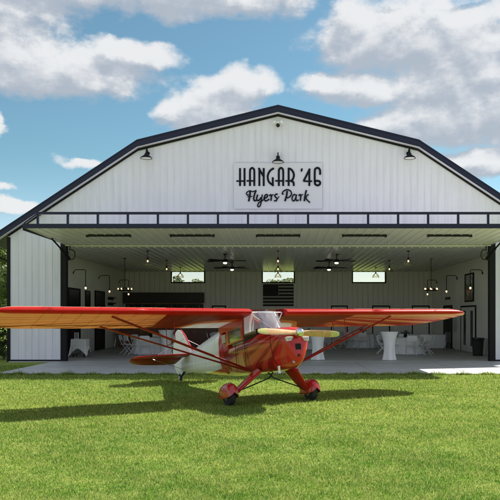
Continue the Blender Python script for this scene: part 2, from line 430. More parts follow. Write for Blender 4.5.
# roof profile (outer top) ; wall top follows 0.40 lower
RP = [(-11.05, 4.54), (-5.32, 8.33), (0, 9.64), (5.32, 8.33), (11.05, 4.54)]
def roofz(X, off=0):
    for (a, b), (c, d) in zip(RP[:-1], RP[1:]):
        if a <= X <= c: return b+(d-b)*(X-a)/(c-a)-off
    return RP[0][1]-off
WOFF = .26
def gable(mb, y, t, full):
    pts = []
    top = [(-HW, roofz(-HW, WOFF)), (-5.32, roofz(-5.32, WOFF)), (0, roofz(0, WOFF)), (5.32, roofz(5.32, WOFF)), (HW, roofz(HW, WOFF))]
    if full: mb.prism([(-HW, .0)] + top + [(HW, .0)], y, y+t)
    else:
        for a, b in zip(top[:-1], top[1:]):
            mb.prism([(a[0], HZ), a, b, (b[0], HZ)], y, y+t)
fw = MB()
top = [(-HW, roofz(-HW, WOFF)), (-5.32, roofz(-5.32, WOFF)), (0, roofz(0, WOFF)), (5.32, roofz(5.32, WOFF)), (HW, roofz(HW, WOFF))]
fw.prism([(-HW, .05), (-OW-.2, .05), (-OW-.2, HZ), (OW+.2, HZ), (OW+.2, .05), (HW, .05)] + top[::-1], D1, D1+.18)
k = -HW+.12
while k < HW:                                # pressed ribs of the siding
    zb = .06 if abs(k) > OW+.3 else HZ+.12
    zt = roofz(k, WOFF+.03)
    fw.prism([(k-.016, zb), (k+.016, zb), (k+.016, zt), (k-.016, zt)], D1-.014, D1-.001)
    if 0: fw.prism([(k+.030, zb), (k+.036, zb), (k+.036, zt), (k+.030, zt)], D1-.008, D1-.001)
    k += .258
H(fw, 'front_wall', M['siding'])
# trims
for s in (-1, 1):
    tr = MB()
    tr.box(s*(HW+.03), s*(HW-.09), D1-.035, D1+.22, 0, roofz(-HW, WOFF)-.05)
    tr.box(s*(HW-.10), s*(OW+.21), D1-.03, D1+.02, .03, .09)
    H(tr, 'corner_trim', M['black'])
for s in (-1, 1):
    po = MB(); po.box(s*(OW-.03), s*(OW+.20), D1-.06, D1+.16, .03, HZ)
    H(po, 'door_post', M['black'], bevel=.01)
# roof
rf = MB()
YF, YB = D1-.22, DB+.9
def slope(mb, a, b, y0, y1, t):
    mb.prism([(a[0], a[1]), (b[0], b[1]), (b[0], b[1]-t), (a[0], a[1]-t)], y0, y1)
for a, b in zip(RP[:-1], RP[1:]): slope(rf, a, b, YF+.02, YB, .06)
yy = YF+.3
rfo = H(rf, 'roof', M['navy'])
rib = MB()
while yy < YB:
    for a, b in zip(RP[:-1], RP[1:]):
        rib.bar((a[0], yy, a[1]+.012), (b[0], yy, b[1]+.012), .03, .03, (0,0,1))
    yy += .45
rb = H(rib, 'roof_rib', M['navy'], rfo)
fa = MB()
for a, b in zip(RP[:-1], RP[1:]):
    fa.prism([(a[0], a[1]+.02), (b[0], b[1]+.02), (b[0], b[1]-.20), (a[0], a[1]-.20)], YF-.01, YF+.015)
    fa.prism([(a[0], a[1]+.075), (b[0], b[1]+.075), (b[0], b[1]+.024), (a[0], a[1]+.024)], YF-.03, YF+.10)
    fa.prism([(a[0], a[1]-.165), (b[0], b[1]-.165), (b[0], b[1]-.202), (a[0], a[1]-.202)], YF-.028, YF-.012)
H(fa, 'fascia', M['navy'])
so_ = MB()
for a, b in zip(RP[:-1], RP[1:]):
    so_.prism([(a[0], a[1]-.203), (b[0], b[1]-.203), (b[0], b[1]-.214), (a[0], a[1]-.214)], YF-.03, D1-.03)
H(so_, 'rake_soffit', M['siding'])
ft = MB()
wp = [(-HW, roofz(-HW, .218)), (-5.32, roofz(-5.32, .218)), (0, roofz(0, .218)), (5.32, roofz(5.32, .218)), (HW, roofz(HW, .218))]
for a, b in zip(wp[:-1], wp[1:]):
    ft.prism([(a[0], a[1]), (b[0], b[1]), (b[0], b[1]-.085), (a[0], a[1]-.085)], D1-.05, D1-.022)
H(ft, 'frieze_trim', M['black'])
# eave brackets at the corners
for s in (-1, 1):
    eb = MB(); eb.tube([(s*(HW+.02), D1+.3, 3.75), (s*(HW+.25), D1+.3, 3.92), (s*(HW+.66), D1+.3, 4.10)], .035, 8)
    H(eb, 'eave_bracket', M['black'])
# exterior side and back walls
for s in (-1, 1):
    sw = MB()
    sw.box(s*HW, s*(HW-.12), D1+.182, DB+.5, .05, roofz(-HW, .30))
    yy = D1+.4
    while yy < DB+.4:
        sw.box(s*(HW+.001), s*(HW+.02), yy-.016, yy+.016, .06, roofz(-HW, .32)); yy += .258
    H(sw, 'side_wall', M['siding'])
WX = [(-6.02+0, 1.82), (0.0, 1.82), (5.32+.06, 1.86)]
WIN = [(-6.27, -4.38), (-.89, .93), (4.44, 6.33)]; WZ0, WZ1 = 3.76, 4.36
bw = MB()
xs = [-HW+.125] + [q for w in WIN for q in w] + [HW-.125]
for i in range(0, len(xs), 2): bw.box(xs[i], xs[i+1], DB, DB+.2, .035, 5.2)
for a, b in WIN:
    bw.box(a, b, DB+.001, DB+.199, .035, WZ0); bw.box(a, b, DB+.001, DB+.199, WZ1, 5.2)
k = -IW+.16
while k < IW:
    inside = [w for w in WIN if w[0]-.21 < k < w[1]+.21]
    bw.box(k-.134, k+.134, DB-.045, DB-.0005, .05, (WZ0-.075) if inside else CZ-.036)
    bw.box(k-.134, k-.10, DB-.060, DB-.0455, .05, (WZ0-.10) if inside else CZ-.036)
    k += .30
H(bw, 'back_wall', M['lining'])
gb = MB(); gb.prism([(-HW+.01, 5.2)] if False else [(-HW, 5.0)] + [(-5.32, roofz(-5.32, WOFF)), (0, roofz(0, WOFF)), (5.32, roofz(5.32, WOFF))] + [(HW, 5.0)], DB+.205, DB+.40)
H(gb, 'rear_gable', M['siding'])
for s in (-1, 1):
    sl = MB()
    sl.box(s*IW, s*(IW+.12), D1+.182, DB-.002, .035, CZ)
    yy = D1+.4
    while yy < DB:
        sl.box(s*(IW-.0005), s*(IW-.030), yy-.134, yy+.134, .05, CZ-.036); yy += .30
    sl.box(s*(IW+.122), s*(OW+.202), D1+.182, D1+.24, .035, CZ)
    H(sl, 'interior_wall', M['lining'])
ce = MB(); ce.box(-IW-.1, IW+.1, D1+.182, DB+.19, CZ+.001, CZ+.06)
k = -IW+.15
while k < IW:
    ce.box(k-.022, k+.022, D1+.25, DB-.01, CZ-.034, CZ+.0005); k += .30
H(ce, 'ceiling', M['ceiling'])
hd = MB(); hd.box(-OW-.2, OW+.2, D1-.05, D1-.002, HZ, HZ+.14)
H(hd, 'door_header', M['navy'])
# windows
for a, b in WIN:
    w = MB(); t = .07
    w.box(a-t, b+t, DB-.03, DB+.03, WZ0-t, WZ0); w.box(a-t, b+t, DB-.03, DB+.03, WZ1, WZ1+.03)
    w.box(a-t, a, DB-.03, DB+.03, WZ0, WZ1); w.box(b, b+t, DB-.03, DB+.03, WZ0, WZ1)
    wo = H(w, 'window', M['black'])
    q = MB(); q.box(a, b, DB+.05, DB+.06, WZ0, WZ1); q.build('pane', M['glass'], wo)
# framed doors on the back wall
for a, b in [(2.08+1.05, 4.12), (5.56, 6.62), (7.9, 8.95), (-3.9, -3.07)]:
    d = MB(); zt = 2.30
    d.box(a, a+.06, DB-.09, DB-.051, .04, zt); d.box(b-.06, b, DB-.09, DB-.051, .04, zt); d.box(a, b, DB-.092, DB-.051, zt-.001, zt+.07)
    do = H(d, 'door_frame', M['black'])
    q = MB(); q.box(a+.062, b-.062, DB-.07, DB-.0515, .045, zt-.002)
    q.box(a+.2, b-.2, DB-.076, DB-.071, 1.2, 2.1); q.build('door_panel', M['lining'], do)
    q = MB(); q.ball((b-.14, DB-.12, 1.05), .035); q.build('handle', M['steel'], do, smooth=True)
# left wall : dark doorway, narrow frame, dark door
def wallpanel(s, y0, y1, z0, z1, name, m, t=.05, fr=.07, inner=None, iname='pane'):
    d = MB(); x0 = s*(IW-.031); x1 = s*(IW-.031-t)
    d.box(x0, x1, y0, y0+fr, z0, z1); d.box(x0, x1, y1-fr, y1, z0, z1)
    d.box(x0, x1, y0+fr, y1-fr, z1-fr, z1)
    if z0 > .1: d.box(x0, x1, y0+fr, y1-fr, z0, z0+fr)
    o = H(d, name, m)
    if inner:
        q = MB(); q.box(x0, s*(IW-.031-t*.5), y0+fr, y1-fr, z0+(fr if z0 > .1 else 0), z1-fr); q.build(iname, inner, o)
    return o
wallpanel(-1, 30.2, 32.0, .04, 2.99, 'doorway', M['black'], inner=M['blackgloss'], iname='door_leaf')
wallpanel(-1, 34.6, 36.5, .04, 3.02, 'doorway', M['black'], inner=M['darkwall'], iname='door_leaf')
# right wall : white double door with narrow glass, and a dark glazed door further in
wd = wallpanel(1, 32.0, 34.6, .04, 2.25, 'double_door', M['black'], fr=.08)
for (a, b) in ((32.09, 33.29), (33.31, 34.51)):
    q = MB(); X0, X1 = IW-.033, IW-.07
    q.box(X0, X1, a, a+.34, .05, 2.2); q.box(X0, X1, b-.34, b, .05, 2.2); q.box(X0, X1, a+.34, b-.34, .05, .34); q.box(X0, X1, a+.34, b-.34, 2.0, 2.2)
    l = q.build('door_leaf', M['whitepaint'], wd)
    q = MB(); q.box(IW-.04, IW-.05, a+.34, b-.34, .34, 2.0); q.build('glass_panel', M['blackgloss'], l)
q = MB(); q.tube([(IW-.10, 33.2, .95), (IW-.10, 33.2, 1.15)], .02); q.build('handle', M['steel'], wd)
gd = wallpanel(1, 36.4, 38.2, .04, 2.32, 'glazed_door', M['black'], fr=.12, inner=M['glass'], iname='glass_panel')
# the swung up door leaf
ZL0, ZL1, YL0 = HZ, 4.54, 22.2
leaf = MB()
def leafbox(mb, x0, x1, t0, t1, dz0, dz1):       # t along the leaf 0 hinge .. 1 outer edge
    ya, yb = D1-.12+(YL0-D1+.12)*t0, D1-.12+(YL0-D1+.12)*t1
    za, zb = ZL0+(ZL1-ZL0)*t0, ZL0+(ZL1-ZL0)*t1
    mb.add([(x0,ya,za+dz0),(x1,ya,za+dz0),(x1,yb,zb+dz0),(x0,yb,zb+dz0),(x0,ya,za+dz1),(x1,ya,za+dz1),(x1,yb,zb+dz1),(x0,yb,zb+dz1)],
           [(0,1,2,3),(7,6,5,4),(0,4,5,1),(1,5,6,2),(2,6,7,3),(3,7,4,0)])
leafbox(leaf, -OW, OW, 0, .994, 0, .10)
k = -OW+.13
while k < OW-.05:
    leafbox(leaf, k-.016, k+.016, .012, .985, -.024, .0005); k += .30
lo = H(leaf, 'swing_up_door', M['soffit'])
q = MB(); leafbox(q, -OW, OW, -.006, .006, -.045, -.019); q.build('edge_trim', M['whitepaint'], lo)
q = MB()
q.box(-OW-.03, OW+.03, YL0-.05, YL0+.02, ZL1-.01, ZL1+.13)
tx = 7.61
q.box(-tx-.03, tx+.03, YL0-.05, YL0+.02, 4.965, 5.045)
for i in range(17):
    X = -tx+i*2*tx/16; q.box(X-.035, X+.035, YL0-.045, YL0+.015, ZL1+.131, 4.964)
for s in (-1, 1): q.bar((s*tx, YL0-.015, 5.0), (s*(OW-.02), YL0-.015, ZL1+.14), .05, .05)
q.build('door_truss', M['navy'], lo)
for s in (-1, 1):
    q = MB(); q.box(s*OW, s*(OW+.05), YL0+.03, D1-.15, ZL0+.02, ZL1+.05)
    q.build('side_rail', M['navy'], lo)
for cx in (-5.73, -2.9, 0, 2.92, 5.8):
    q = MB(); q.box(cx-.73, cx+.73, 23.62, 23.76, 4.44, 4.50); q.box(cx-.75, cx-.70, 23.60, 23.78, 4.42, 4.505); q.box(cx+.70, cx+.75, 23.60, 23.78, 4.42, 4.505)
    q.build('light_batten', M['blackgloss'], lo)
for s in (-1, 1):
    q = MB(); q.tube([(s*7.93, 24.5, 4.47), (s*7.93, 25.6, 4.20)], .03, 10); q.tube([(s*7.93, 25.6, 4.20), (s*7.93, 26.52, 3.93)], .055, 10)
    q.ball((s*7.93, 26.5, 3.93), .08)
    q.build('hydraulic_ram', M['black'], lo, smooth=True)
    q = MB(); pts = [(s*7.86, 26.45, 4.40)]
    for i in range(15):
        t = -.6+i*.42; pts.append((s*(7.80-.13*math.sin(t)), 26.45, 4.07+.19*math.cos(t)))
    q.tube(pts, .022, 7); q.build('hose', M['rubber'], lo, smooth=True)

# ------------------------------------------------------------------ sign
def catmull(P, n=6):
    if len(P) < 3: return P
    out = []
    for i in range(len(P)-1):
        p0 = P[max(i-1, 0)]; p1 = P[i]; p2 = P[i+1]; p3 = P[min(i+2, len(P)-1)]
        for j in range(n):
            t = j/n
            out.append(tuple(.5*((2*b)+(-a+c)*t+(2*a-5*b+4*c-d)*t*t+(-a+3*b-3*c+d)*t**3) for a, b, c, d in zip(p0, p1, p2, p3)))
    return out+[P[-1]]
def stroke(mb, P, w, y0, dy, curved=True, taper=False):
    if curved: P = catmull(P)
    n = len(P); L = []; Rr = []
    for i in range(n):
        a = P[max(i-1, 0)]; b = P[min(i+1, n-1)]
        dx, dz = b[0]-a[0], b[1]-a[1]; l = math.hypot(dx, dz) or 1
        ww = w/2
        if taper: ww *= .45+.55*min(1, 2.2*min(i, n-1-i)/(n-1)+.15)
        nx, nz = -dz/l*ww, dx/l*ww
        L.append((P[i][0]+nx, P[i][1]+nz)); Rr.append((P[i][0]-nx, P[i][1]-nz))
    for i in range(n-1):
        vs = [(L[i][0], y0, L[i][1]), (L[i+1][0], y0, L[i+1][1]), (Rr[i+1][0], y0, Rr[i+1][1]), (Rr[i][0], y0, Rr[i][1])]
        vs += [(a, y0+dy, c) for a, _, c in vs]
        mb.add(vs, [(0,1,2,3),(0,4,5,1),(2,6,7,3)] + ([(3,7,4,0)] if i == 0 else []) + ([(1,5,6,2)] if i == n-2 else []))
SC = 26.5/700
def PX(px, py): return ((px-278)*SC, 1.75+(316-py)*SC)
YS = D1-.07
sign = thing('sign', 'pale rectangular hangar sign with black deco and script lettering above the door', 'sign', (0, YS, 6.0))
def SG(mb, name, m, **kw):
    o = mb.build(name, m, sign, **kw); o.location = (0, -YS, -6.0); return o
b = MB(); x0, z1 = PX(233.7, 162.6); x1, z0 = PX(322.6, 208.5); b.box(x0, x1, YS, YS+.03, z0, z1); SG(b, 'board', M['signboard'])
b = MB()
def zA(x, y): return PX(232+x*.096, 160+y*.096)
def zB(x, y): return PX(276+x*.096, 160+y*.096)
cnt = [0]
def st(zf, pts, w, curved=False, taper=False, mb=None):
    cnt[0] += 1
    stroke(mb, [zf(*p) for p in pts], w*SC, YS-.020-cnt[0]*.0007, .02, curved, taper)
lets = []
def letter(strokes, name='letter'):
    mb = MB()
    for s in strokes: st(*s[:3], *(s[3:]), mb=mb)
    SG(mb, name, M['letter'])
T = 1.95; t_ = 1.5
letter([(zA, [(83,82),(83,268)], T), (zA, [(130,82),(130,268)], T), (zA, [(45,217),(139,217)], t_)])
letter([(zA, [(187,268),(187,120),(193,92),(210,80),(226,92),(232,120),(232,268)], T, True), (zA, [(152,215),(232,215)], t_)])
letter([(zA, [(285,85),(285,268)], T), (zA, [(330,82),(330,268)], T), (zA, [(277,80),(330,172)], T)])
letter([(zA, [(437,83),(398,108),(375,150),(373,190),(388,230),(434,266)], T, True), (zA, [(425,178),(425,262)], T)])
letter([(zB, [(30,268),(30,120),(36,92),(53,80),(69,92),(75,120),(75,268)], T, True), (zB, [(-8,215),(75,215)], t_)])
letter([(zB, [(132,80),(132,268)], T), (zB, [(130,84),(160,98),(182,130),(186,165),(176,196),(158,216)], T, True), (zB, [(98,216),(170,216)], t_), (zB, [(156,216),(178,226),(185,246),(185,268)], T, True)])
letter([(zB, [(275,86),(268,100),(264,120)], 1.9, True, True)], 'apostrophe')
letter([(zB, [(354,88),(288,218)], T), (zB, [(285,219),(378,219)], t_), (zB, [(348,92),(348,268)], T)], 'digit')
letter([(zB, [(460,152),(460,110),(450,88),(432,80),(414,88),(405,110),(405,232),(414,254),(434,263),(453,255),(461,240),(455,222),(436,215),(406,219)], T, True)], 'digit')
def zC(x, y): return PX(240+x*.08, 186+y*.08)
def zD(x, y): return PX(276+x*.08, 186+y*.08)
K = 1.55; k_ = .85
letter([(zC, [(128,58),(122,120),(108,190)], K+.2, True), (zC, [(108,108),(86,108),(80,88),(100,66),(128,58),(158,68),(205,52)], k_+.2, True), (zC, [(92,130),(155,128)], k_)])
letter([(zC, [(200,56),(182,100),(172,150),(178,180),(205,178)], K, True)])
letter([(zC, [(222,105),(208,150),(218,180),(242,172),(264,140)], K-.1, True), (zC, [(278,105),(268,170),(258,230),(238,258),(220,245),(232,212),(262,190),(296,168)], k_+.3, True)])
letter([(zC, [(300,152),(330,142),(346,120),(334,104),(312,118),(302,150),(312,180),(336,182),(366,160)], K-.2, True)])
letter([(zC, [(366,122),(384,108),(392,128),(386,184)], K-.1, True), (zC, [(388,140),(402,112),(420,108)], k_+.2, True)])
letter([(zC, [(472,100),(448,102),(434,120),(448,140),(462,158),(452,182),(424,182)], K-.2, True), (zC, [(462,165),(490,128)], k_)])
letter([(zD, [(140,60),(132,120),(112,188)], K+.2, True), (zD, [(96,100),(78,96),(92,66),(138,44),(180,60),(194,92),(180,124),(150,146),(134,140)], k_+.4, True)])
letter([(zD, [(246,112),(226,104),(206,130),(202,168),(220,186),(240,166),(254,116)], K-.3, True), (zD, [(258,104),(250,150),(258,182),(284,172)], K-.3, True)])
letter([(zD, [(284,120),(300,106),(310,126),(304,184)], K-.1, True), (zD, [(306,138),(320,110),(338,108)], k_+.2, True)])
letter([(zD, [(380,50),(364,120),(354,188)], K+.1, True), (zD, [(412,108),(394,112),(372,148),(366,150)], k_+.2, True), (zD, [(372,144),(392,176),(426,206)], K-.3, True)])

# barn lights on the gable
bl = thing('barn_light', 'black gooseneck barn light high on the left side of the gable', 'lamp', (-4.95, D1, 7.7), group='barn lights on the gable')
q = MB(); q.lathe([(.07,0),(.07,.03)], (0,-.025,.22), 12, 'y'); q.tube([(0,-.03,.22),(0,-.14,.34),(0,-.26,.33),(0,-.32,.22),(0,-.32,.14)], .022, 8); q.build('arm', M['black'], bl, smooth=True)
q = MB(); q.lathe([(.03,.15),(.05,.12),(.07,.07),(.20,-.02),(.215,-.06),(.205,-.055),(.06,.05)], (0,-.32,.03), 20); q.build('lamp_shade', M['black'], bl, smooth=True)
q = MB(); q.lathe([(.19,-.045),(.185,-.05),(.05,-.052)], (0,-.32,.03), 20); q.build('diffuser', M['whitepaint'], bl, smooth=True)
bl.scale = (1.05,)*3
dup(bl, (0, D1, 7.55), 0, 'black gooseneck barn light centred over the lettered sign')
dup(bl, (4.95, D1, 7.7), 0, 'black gooseneck barn light high on the right side of the gable')
sc = thing('floodlight', 'small round security floodlight under the roof peak', 'floodlight', (0, D1, 8.98))
q = MB(); q.ball((0,-.10,.08), .12, sc=(1,.8,.8)); q.build('housing', M['plastic'], sc, smooth=True)
for s in (-1,1):
    q = MB(); q.lathe([(.05,-.02),(.08,.03),(.085,.08),(.07,.085)], (s*.13,-.2,.10), 12, 'y'); q.build('lamp_head', M['whitepaint'], sc, smooth=True)
q = MB(); q.ball((0,-.2,-.03), .075); q.build('sensor', M['blackgloss'], sc, smooth=True)

# ------------------------------------------------------------------ interior lamps, fans
def pendant(loc, label):
    t = thing('pendant_lamp', label, 'lamp', loc, group='glass pendant lamps in three rows')
    L = CZ-loc[2]
    q = MB(); q.tube([(0,0,.16),(0,0,L-.03)], .010, 6); q.lathe([(.06,L-.05),(.06,L-.02)], (0,0,0), 12); q.lathe([(.035,.10),(.035,.18)], (0,0,0), 10); q.build('cord', M['black'], t)
    q = MB(); q.lathe([(.04,.12),(.12,.06),(.18,-.04),(.19,-.12)], (0,0,0), 16); q.f = q.f[:-2]; q.build('lamp_shade', M['bulbglass'], t, smooth=True)
    q = MB(); q.ball((0,0,.03), .034, 10, 8, (1,1,1.3)); q.build('bulb', M['bulb'], t, smooth=True)
rown = ['front', 'middle', 'rear']; coln = ['left', 'centre', 'right']
for c, X in enumerate((-5.25, 0, 5.25)):
    for r_, Y in enumerate((28.2, 33.0, 37.6)):
        pendant((X, Y, 3.93), f'glass pendant lamp in the {rown[r_]} row of the {coln[c]} ceiling line')
fan = thing('ceiling_fan', 'dark ceiling fan nearer the opening, left of the centre lamps', 'ceiling fan', (-2.26, 29.9, 4.10), group='dark ceiling fans')
q = MB(); q.lathe([(.07,.30),(.07,.26),(.02,.25),(.02,.08),(.12,.06),(.13,-.03),(.08,-.06)], (0,0,0), 16); q.build('motor', M['black'], fan, smooth=True)
q = MB(); q.ball((0,0,-.08), .09, sc=(1,1,.6)); q.build('light', M['fanlight'], fan, smooth=True)
for i in range(5):
    a = R(72*i+8); c_, s_ = math.cos(a), math.sin(a)
    q = MB()
    P = [(.12,.03),(.3,.07),(.85,.08),(.9,.05)]
    vs = []
    for r_, w in P:
        for sg in (-1, 1): vs.append((r_*c_-sg*w*s_, r_*s_+sg*w*c_, .01+sg*w*.25)); vs.append((r_*c_-sg*w*s_, r_*s_+sg*w*c_, .022+sg*w*.25))
    q.loft([[vs[4*j], vs[4*j+2], vs[4*j+3], vs[4*j+1]] for j in range(4)]); q.build('blade', M['black'], fan)
dup(fan, (-2.25, 34.3, 4.10), R(20), 'dark ceiling fan farther back, left of the centre lamps')
dup(fan, (2.5, 29.9, 4.10), R(10), 'dark ceiling fan nearer the opening, right of the centre lamps')
dup(fan, (2.5, 34.3, 4.10), R(-6), 'dark ceiling fan farther back, right of the centre lamps')
ch = thing('chandelier', 'black ring chandelier with small bulbs hanging near the left wall', 'chandelier', (-7.0, 32, 2.92), group='ring chandeliers')
q = MB(); q.tube([(0,0,.12),(0,0,CZ-2.94)], .014, 6); q.lathe([(.07,CZ-2.96),(.07,CZ-2.93)], (0,0,0), 12); q.build('stem', M['black'], ch)
q = MB(); q.tube([(.30*math.cos(R(15*i)), .30*math.sin(R(15*i)), 0) for i in range(25)], .018, 6)
for i in range(6): q.tube([(0,0,.14),(.3*math.cos(R(60*i)), .3*math.sin(R(60*i)), 0)], .011, 6)
q.build('ring', M['black'], ch, smooth=True)
for i in range(6):
    a = R(60*i+12); q = MB(); q.ball((.30*math.cos(a), .30*math.sin(a), .07), .03, 8, 6, (1,1,1.4)); q.build('bulb', M['bulb'], ch, smooth=True)
dup(ch, (7.0, 32, 2.92), 0, 'black ring chandelier with small bulbs hanging near the right wall')
gl = None; nm = ['nearest the opening', 'second from the opening', 'farthest from the opening']
for s, sn in ((-1, 'left'), (1, 'right')):
    for i, Y in enumerate((31.0, 35.4, 39.9)):
        t = thing('wall_lamp', f'black pipe arm wall lamp on the {sn} interior wall, {nm[i]}', 'lamp', (s*(IW-.031), Y, 3.4), group='pipe arm wall lamps')
        q = MB(); q.lathe([(.06,0),(.06,-.03)], (0,0,.25), 10, 'x'); q.tube([(-s*.02,0,.25),(-s*.05,0,.36),(-s*.12,0,.40),(-s*.50,0,.40),(-s*.55,0,.37),(-s*.55,0,-.30)], .016, 7)
        q.lathe([(.03,-.30),(.03,-.36)], (-s*.55,0,0), 10); q.build('arm', M['black'], t, smooth=True)
        q = MB(); q.ball((-s*.55,0,-.41), .045, 10, 8, (1,1,1.25)); q.build('bulb', M['bulb'], t, smooth=True)

# flag on the back wall
fg = thing('flag', 'dark stars and stripes flag hung flat under the middle window', 'flag', (0.02, DB-.055, 2.33))
q = MB(); hgt = 1.30; w = 1.82; sh = hgt/13
q2 = MB(); q2.box(-.91, .91, -.012, .0, 0, hgt); q2.build('field', M['flaglight'], fg)
for i in range(0, 13, 2): q.box(-.91 if i < 6 else .02, .905, -.02, -.0125, i*sh+.004, (i+1)*sh)
q.build('stripe', M['flagdark'], fg)
q = MB(); q.box(-.905, .0, -.022, -.0125, 6*sh, hgt); ca = q.build('canton', M['flagdark'], fg)
q = MB()
for r_ in range(9):
    for c_ in range(6 if r_ % 2 == 0 else 5):
        X = -.83+c_*.15+(.075 if r_ % 2 else 0); Z = 6*sh+.08+r_*.068; pl = []
        for j in range(10):
            a = math.pi/2+j*math.pi/5; rr = .022 if j % 2 == 0 else .009; pl.append((X+rr*math.cos(a), Z+rr*math.sin(a)))
        q.prism(pl, -.026, -.0225)
q.build('star', M['flaglight'], ca)

# small framed notices on the walls
def notice(x0, x1, z0, z1, label):
    t = thing('picture_frame', label, 'picture frame', ((x0+x1)/2, DB-.053, z0), group='small black frames along the back wall')
    a = (x1-x0)/2; h = z1-z0
    q = MB(); q.box(-a,a,-.04,0,0,.04); q.box(-a,a,-.04,0,h-.04,h); q.box(-a,-a+.04,-.04,0,.04,h-.04); q.box(a-.04,a,-.04,0,.04,h-.04); q.build('frame', M['black'], t)
    q = MB(); q.box(-a+.04,a-.04,-.02,0,.04,h-.04); q.build('picture', M['darkwall'], t)
notice(1.24,1.54,1.9,2.17,'small black frame on the back wall beside the flag'); notice(2.24,2.54,1.9,2.17,'small black frame left of the middle back door')
notice(4.85,5.15,1.9,2.17,'small black frame between two framed back doors'); notice(7.15,7.5,1.9,2.2,'small black frame left of the rightmost back door')
# coloured picture on the right wall
pf = thing('poster', 'tall dark framed poster with green and red pictures on the right wall', 'poster', (IW-.033, 33.1, 2.42))
pf.scale = (1, 1.35, 1.12)
q = MB(); q.box(-.05,0,-.55,.55,0,.06); q.box(-.05,0,-.55,.55,1.14,1.2); q.box(-.05,0,-.55,-.49,.06,1.14); q.box(-.05,0,.49,.55,.06,1.14); q.build('frame', M['black'], pf)
def pic():
    m = mat('poster_picture', (.1,.1,.05), .3); g = NG(m.node_tree); p = m.node_tree.nodes['Principled BSDF']
    c = g.n('ShaderNodeTexCoord').outputs['Object']; v = g.n('ShaderNodeTexVoronoi'); v.inputs['Scale'].default_value = 8; g.put(v.inputs['Vector'], c)
    s = g.xyz(v.outputs['Color']); g.put(p.inputs['Base Color'], g.ramp(s[0], [(0,(.03,.06,.02)),(.35,(.12,.18,.05)),(.6,(.02,.02,.02)),(.8,(.45,.06,.04)),(.92,(.4,.4,.3))], 'CONSTANT')); return m
q = MB(); q.box(-.03,0,-.49,.49,.06,1.14); q.build('picture', pic(), pf)
pl = MB(); pl.box(-.06,0,-.45,.45,0,.14); tag(pl.build('plaque', M['darkwall'], loc=(IW-.033,37.3,2.62)), 'small dark plaque above the glazed door on the right wall', 'plaque')
for z_, lb in ((2.72,'upper'),(2.42,'lower')):
    pl = MB(); pl.box(0,.16,-.6,.6,0,.05); pl.box(0,.03,-.6,.6,-.1,0); tag(pl.build('shelf', M['darkwall'], loc=(-IW+.031,37.9,z_)), f'short dark wall shelf on the left wall, the {lb} of two', 'shelf')
pf2 = thing('picture_frame', 'tall narrow dark framed picture between the two left doorways', 'picture frame', (-IW+.031, 33.3, 2.0))
q = MB(); q.box(0,.04,-.42,.42,0,.05); q.box(0,.04,-.42,.42,.9,.95); q.box(0,.04,-.42,-.37,.05,.9); q.box(0,.04,.37,.42,.05,.9); q.build('frame', M['black'], pf2)
q = MB(); q.box(0,.02,-.37,.37,.05,.9); q.build('picture', M['blackgloss'], pf2)

# bar in the back left corner
bar = thing('bar', 'reddish wooden bar counter in the back left corner', 'bar', (-6.3, 38.3, .035))
q = MB(); q.box(-2.3,3.0,-.3,.3,0,1.05)
for i in range(11): q.box(-2.28+i*.48,-2.24+i*.48,-.33,-.3005,.05,1.0)
q.build('front', M['wood'], bar)
q = MB(); q.box(-2.4,3.1,-.42,.36,1.052,1.10); q.build('countertop', M['darkwall'], bar, bevel=.01)
bh = thing('back_bar', 'long black overhead cabinet and back bar shelves on the left of the back wall', 'bar shelf', (-6.7, DB-.055, 0))
q = MB(); q.box(-2.35,2.35,-.5,0,2.52,3.12); q.build('overhead_cabinet', M['darkwall'], bh, bevel=.01)
q = MB(); q.box(-2.3,2.3,-.46,-.42,2.46,2.515); q.build('trim', M['wood'], bh)
q = MB(); q.box(-2.3,2.3,-.04,0,.04,2.45); q.build('back_panel', M['darkwall'], bh)
for z_ in (1.0,1.55,2.08): q = MB(); q.box(-2.3,2.3,-.36,-.0405,z_,z_+.04); q.build('shelf', M['wood'], bh)
bo = MB(); bo.lathe([(.04,0),(.045,.02),(.045,.18),(.015,.24),(.015,.31),(.018,.32)], (0,0,0), 10)
bm_ = bo.mesh('bottle', M['bottle'], True)
bo2 = MB(); bo2.lathe([(.05,0),(.055,.03),(.05,.14),(.02,.2),(.02,.26)], (0,0,0), 10); bm2 = bo2.mesh('bottle', M['steel'], True)
for i in range(16):
    o = bpy.data.objects.new('bottle', bm_ if i % 3 else bm2); COL.objects.link(o)
    o.location = (-8.8+i*.28+random.uniform(-.05,.05), DB-.23, 2.121)
    tag(o, 'small bottle on the top shelf of the back bar', 'bottle', 'bottles on the back bar shelf')

